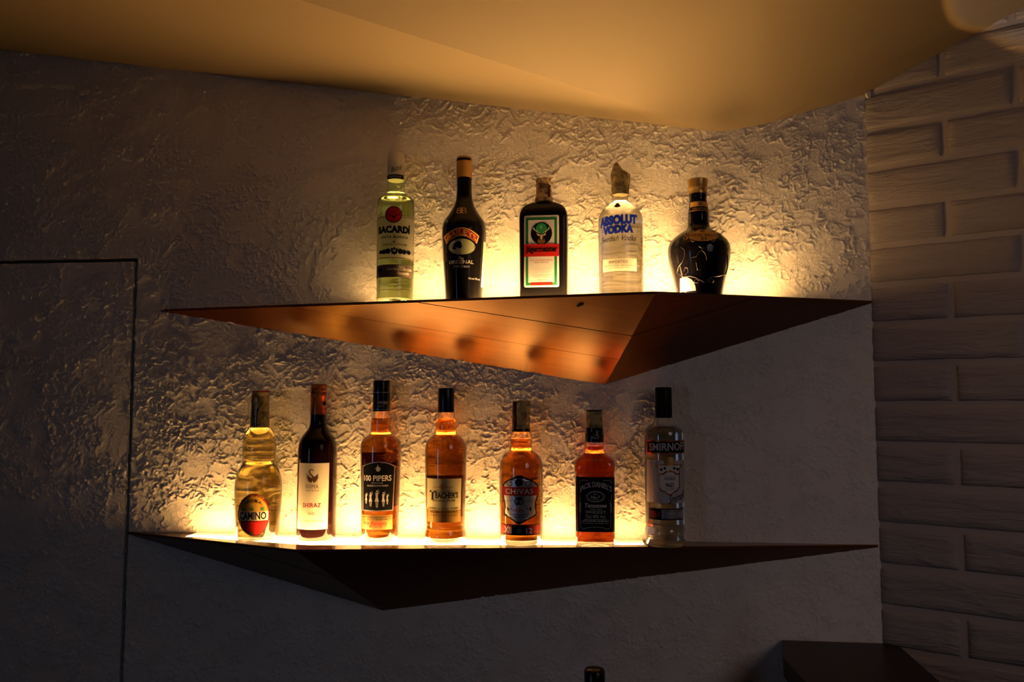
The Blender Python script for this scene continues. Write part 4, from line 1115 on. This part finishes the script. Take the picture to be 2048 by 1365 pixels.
lab = b.put('label', grid_shape([(c(0, y)[1], c(753, 0)[0], c(1069, 0)[0]) for y in (714, 760, 820, 900, 1000, 1100, 1156)], 24), M['black'], None, 0.4)
wh = M['paper']
b.text('JACK DANIEL’S', *c(785, 752, 1045, 806), wh, lab, 0.8, bold=0.01, serif=True, arch=10)
b.text('OLD', *c(895, 846, 932, 858), wh, lab, 0.8); b.text('No.7', *c(876, 864, 950, 888), wh, lab, 0.8, serif=True, bold=0.01)
b.text('BRAND', *c(892, 892, 936, 900), wh, lab, 0.8)
b.put('oval_border', merge(ring_shape(*c(914, 872), 15.5, 9.5, 0.6, 36), ring_shape(*c(914, 872), 18.5, 10.6, 0.6, 36)), wh, lab, 0.8)
b.text('Tennessee', *c(826, 926, 1004, 960), wh, lab, 0.8, bold=0.02, shear=0.15, serif=True)
b.text('SOUR MASH', *c(868, 968, 962, 978), wh, lab, 0.8)
b.text('WHISKEY', *c(830, 984, 1000, 1008), wh, lab, 0.8, serif=True, spacing=1.1)
b.text('75cl 40% Vol.', *c(832, 1018, 996, 1044), wh, lab, 0.8)
b.text('DISTILLED AND BOTTLED BY', *c(822, 1052, 1006, 1062), wh, lab, 0.8, bold=0.01)
b.text('JACK DANIEL DISTILLERY', *c(802, 1064, 1028, 1077), wh, lab, 0.8, bold=0.02, serif=True)
b.text('LYNCHBURG, TENNESSEE U.S.A.', *c(802, 1082, 1026, 1092), wh, lab, 0.8)
fr = [c(*q) for q in ((800, 742), (860, 742), (880, 736), (950, 736), (970, 742), (1030, 742), (1040, 756))]
fr2 = []
for sg in (-1, 1):
    X = lambda x: 914 + sg * x
    fr2 += [stroke_shape([c(X(x), y) for x, y in ((60, 742), (112, 742), (128, 752), (132, 772))], 0.6), stroke_shape([c(X(x), y) for x, y in ((130, 860), (124, 900), (118, 960), (124, 1020), (124, 1100), (116, 1124), (90, 1130), (60, 1120), (20, 1116), (0, 1116))], 0.7), stroke_shape([c(X(x), y) for x, y in ((124, 920), (130, 960), (126, 1000))], 1.2)]
b.put('filigree_border', merge(*fr2), wh, lab, 0.8)
b.text('TENNESSEE WHISKEY', *c(0, 0, 1, 1), wh, lab, 0.8) if False else None
side = []
for k in range(26): side.append(stroke_shape([c(762, 745 + k * 14.5), c(768, 745 + k * 14.5)], 1.6))
b.put('side_lettering', merge(*side), M['dark_red'], lab, 0.8)

c = crop(1250, 760, 3.9)
b = Bottle('vodka_bottle', 'unlit clear vodka bottle with black cap and white crowned shield label', LOG, 1331.0, 0.042, Z_LO,
           prof(c, [(62, 233, 362), (298, 233, 363), (302, 226, 374), (318, 224, 376), (328, 218, 382), (348, 216, 384), (358, 202, 398), (372, 178, 424), (390, 160, 444), (412, 150, 455), (440, 149, 456), (1000, 156, 459), (1140, 160, 462), (1152, 165, 460), (1160, 160, 466), (1180, 157, 469), (1230, 158, 469), (1275, 166, 463)]))
b.glass(c(0, 200)[1], M['clear'], M['water'], c(0, 365)[1], base=14)
b.cap([(c(0, 302)[1], 16.9), (c(0, 200)[1], 16.7), (c(0, 70)[1], 16.5), (c(0, 61)[1], 15.9)], plain('wine_black_cap', (0.016, 0.006, 0.006), 0.3))
def cyl_rows(xl, xr, y0_, y1_, sag, n=4):
    return [(c(0, y)[1], c(xl, 0)[0], c(xr, 0)[0]) for y in np.linspace(y0_, y1_, n + 1)]
band = b.put('name_band', grid_shape(cyl_rows(172, 458, 472, 575, 0), 16), M['copper'], None, 0.4)
b.put('band_field', grid_shape(cyl_rows(177, 458, 482, 566, 0), 16), M['black'], band, 0.55)
b.text('SMIRNOFF', *c(192, 490, 462, 550), M['silver_ink'], band, 0.9, bold=0.02, rot=-0.03)
lab = b.put('label', grid_shape([(c(0, y)[1], c(172, 0)[0], c(458, 0)[0]) for y in (625, 640, 700, 760, 820, 880, 950)], 16), M['grey_paper'], None, 0.4)
shp = [(c(0, y)[1], c(a, 0)[0], c(d, 0)[0]) for y, a, d in ((655, 240, 438), (672, 238, 440), (690, 256, 424), (760, 262, 424), (830, 262, 424), (860, 282, 405), (880, 325, 370), (893, 345, 350))]
b.put('shield', grid_shape(shp, 10), M['copper'], lab, 0.6)
shp2 = [(c(0, y)[1], c(a, 0)[0], c(d, 0)[0]) for y, a, d in ((662, 252, 430), (690, 266, 416), (760, 270, 416), (825, 270, 416), (850, 290, 398), (868, 325, 368), (880, 345, 350))]
b.put('shield_field', grid_shape(shp2, 10), M['paper'], lab, 0.75)
b.put('crown', merge(grid_shape(ellipse_rows(*c(346, 632), 10.5, 8.5, 8), 8), grid_shape(rect_rows(*c(312, 645, 378, 665), n=2), 6), grid_shape(ellipse_rows(*c(346, 605), 2, 2, 5), 4)), M['gold'], lab, 0.9)
b.put('crests', merge(*[grid_shape(ellipse_rows(*c(x, y), 2.6, 2.8, 6), 5) for x, y in ((284, 694), (310, 684), (382, 684), (406, 692))]), M['black'], lab, 0.9)
b.put('ribbon', stroke_shape([c(*q) for q in ((270, 732), (300, 728), (320, 710), (350, 704), (380, 712), (395, 728), (418, 730))], 3.4), M['copper'], lab, 0.92)
b.text('TRIPLE DISTILLED', *c(306, 742, 390, 750), M['black'], lab, 0.9)
b.text('VODKA', *c(306, 754, 390, 774), M['black'], lab, 0.9, bold=0.02)
b.text('No21', *c(318, 792, 378, 826), M['black'], lab, 0.9, bold=0.03)
b.text('TEN TIMES', *c(310, 832, 386, 840), M['black'], lab, 0.9)
b.text('FILTERED', *c(318, 845, 378, 852), M['black'], lab, 0.9)
b.text('Smirnoff', *c(340, 872, 456, 935), M['black'], lab, 1.0, shear=0.45, rot=-0.35)
b.put('flourish', stroke_shape([c(372, 940), c(452, 895)], 0.6), M['black'], lab, 1.0)
bd = b.put('label', grid_shape(cyl_rows(192, 452, 990, 1078, 0), 14), M['black'], None, 0.4)
b.put('silver_field', grid_shape(cyl_rows(285, 450, 998, 1070, 0), 10), M['silver'], bd, 0.55)
b.text('1864', *c(203, 1010, 272, 1062), M['dark_red'], bd, 0.7, bold=0.02)
b.text('NO. 21 VODKA', *c(330, 1002, 440, 1016), M['black'], bd, 0.7); b.text('RECIPE', *c(350, 1042, 380, 1050), M['black'], bd, 0.7)
b.text('REMARKABLE SMOOTHNESS', *c(300, 1060, 430, 1069), M['black'], bd, 0.7)

# ------------------------------------------------------------------ dark counter in the corner and the bottle below the frame
zc = at_y(1563, 1280)[2]
corner = np.array([X_CORNER, 0, zc])
pts = [at_y(1563, 1280), corner, at_plane(1800, 1291, B0, NRM)]
pts += [at_z(1880, 1365, zc), at_z(2010, 1500, zc), at_z(1760, 1500, zc), at_z(1612, 1365, zc), at_z(1567, 1316, zc)]
pts = [np.array([p[0], min(p[1], -0.004), zc]) for p in pts]
pts[1] = np.array([X_CORNER - 0.004, -0.006, zc]); pts[2] = pts[2] + NRM * 0.008
root = empty('bar_counter', (pts[0][0], -0.1, 0.0))
tag(root, 'dark wooden counter end in the corner against the brick wall', 'counter')
O = np.array([pts[0][0], -0.1, 0.0])
v, f = prism([p - O for p in pts], (0, 0, -0.035))
new_mesh('countertop', v, f, M['dark_wood'], root)
cen = sum(pts) / len(pts)
v, f = prism([np.array([p[0], p[1], 0]) + (np.array([cen[0], cen[1], 0]) - np.array([p[0], p[1], 0])) * 0.06 - O for p in pts], (0, 0, zc - 0.035))
new_mesh('base_cabinet', v, f, M['dark_wood'], root)

bk = empty('back_counter', (-0.3, 0, 0))
tag(bk, 'dark low counter under the shelves carrying the black-capped bottle', 'counter')
v, f = prism([(-0.65, -0.005, 0.70), (0.60, -0.005, 0.70), (0.60, -0.46, 0.70), (-0.65, -0.46, 0.70)], (0, 0, 0.03))
new_mesh('countertop', v, f, M['dark_wood'], bk)
v, f = prism([(-0.62, -0.02, 0.0), (0.57, -0.02, 0.0), (0.57, -0.42, 0.0), (-0.62, -0.42, 0.0)], (0, 0, 0.70))
new_mesh('base_cabinet', v, f, M['dark_wood'], bk)
yb_ = -0.34
tp = at_y(1189, 1337, yb_)
bz = 0.73
bb = empty('bottle', (tp[0], yb_, bz))
tag(bb, 'glossy black bottle cap poking up at the bottom edge of the picture', 'bottle')
H = tp[2] - bz
def simple_lathe(name, prof_, mat, parent, seg=40):
    vs, fs = [], []
    for h, r in prof_:
        vs += [(r * math.cos(2 * math.pi * k / seg), r * math.sin(2 * math.pi * k / seg), h) for k in range(seg)]
    for j in range(len(prof_) - 1):
        for k in range(seg):
            a, d = j * seg + k, j * seg + (k + 1) % seg
            fs.append([a, d, d + seg, a + seg])
    fs.append(list(range(seg))[::-1]); m = (len(prof_) - 1) * seg; fs.append([m + k for k in range(seg)])
    return new_mesh(name, vs, fs, mat, parent, smooth=True)
sN = project((tp[0], yb_, tp[2]))[2] / F_PX
rc = 20.5 * sN
simple_lathe('glass_body', [(0, 0.033), (0.004, 0.036), (H * 0.55, 0.036), (H * 0.66, 0.030), (H * 0.76, 0.015), (H * 0.80, 0.014)], M['black_glass'], bb)
simple_lathe('cap', [(H * 0.79, rc), (H - 0.0035, rc), (H - 0.001, rc - 0.002), (H, rc - 0.006), (H, 0.001)], M['black_plastic'], bb)
# floor under the counters
v, f = prism([(-2.3, 0.0, 0), (1.6, 0.0, 0), (1.6, -3.2, 0), (-2.3, -3.2, 0)], (0, 0, -0.05))
tag(new_mesh('floor', v, f, M['dark_wood']), 'dark floor in front of the wall', kind='structure')
# uplight throwing a round pool on the ceiling at the right

sp = bpy.data.lights.new('uplight', 'SPOT')
aim = at_plane(2085, -75, P2, n3) + np.array([0, 0, -0.002])
src = aim + NRM * 0.09 + np.array([0, 0, -0.40])
ul = bpy.data.objects.new('uplight', sp)
ul.location = tuple(src)
ul.rotation_euler = (Vector(aim) - Vector(src)).to_track_quat('-Z', 'Y').to_euler()
sp.energy = 2.6; sp.color = (1.0, 1.0, 1.0); sp.spot_size = math.radians(46); sp.spot_blend = 0.06; sp.shadow_soft_size = 0.004
col.objects.link(ul)
sp.use_nodes = True
_nt = sp.node_tree
_em = next(n for n in _nt.nodes if n.type == 'EMISSION')
_tc = _nt.nodes.new('ShaderNodeTexCoord'); _sx = _nt.nodes.new('ShaderNodeSeparateXYZ')
_ab = _nt.nodes.new('ShaderNodeMath'); _ab.operation = 'ABSOLUTE'
_mr = _nt.nodes.new('ShaderNodeMapRange')
_mr.inputs['From Min'].default_value = 0.916; _mr.inputs['From Max'].default_value = 0.965
_nt.links.new(_tc.outputs['Normal'], _sx.inputs[0]); _nt.links.new(_sx.outputs['Z'], _ab.inputs[0])
_nt.links.new(_ab.outputs[0], _mr.inputs['Value'])
_rp = ramp(_nt, _mr.outputs[0], [(0.0, (0.0, 0.0, 0.0)), (0.18, (0.85, 0.36, 0.05)), (0.34, (1.0, 0.60, 0.24)), (0.52, (0.62, 0.46, 0.36)), (1.0, (0.52, 0.37, 0.28))])
_nt.links.new(_rp.outputs['Color'], _em.inputs['Color'])
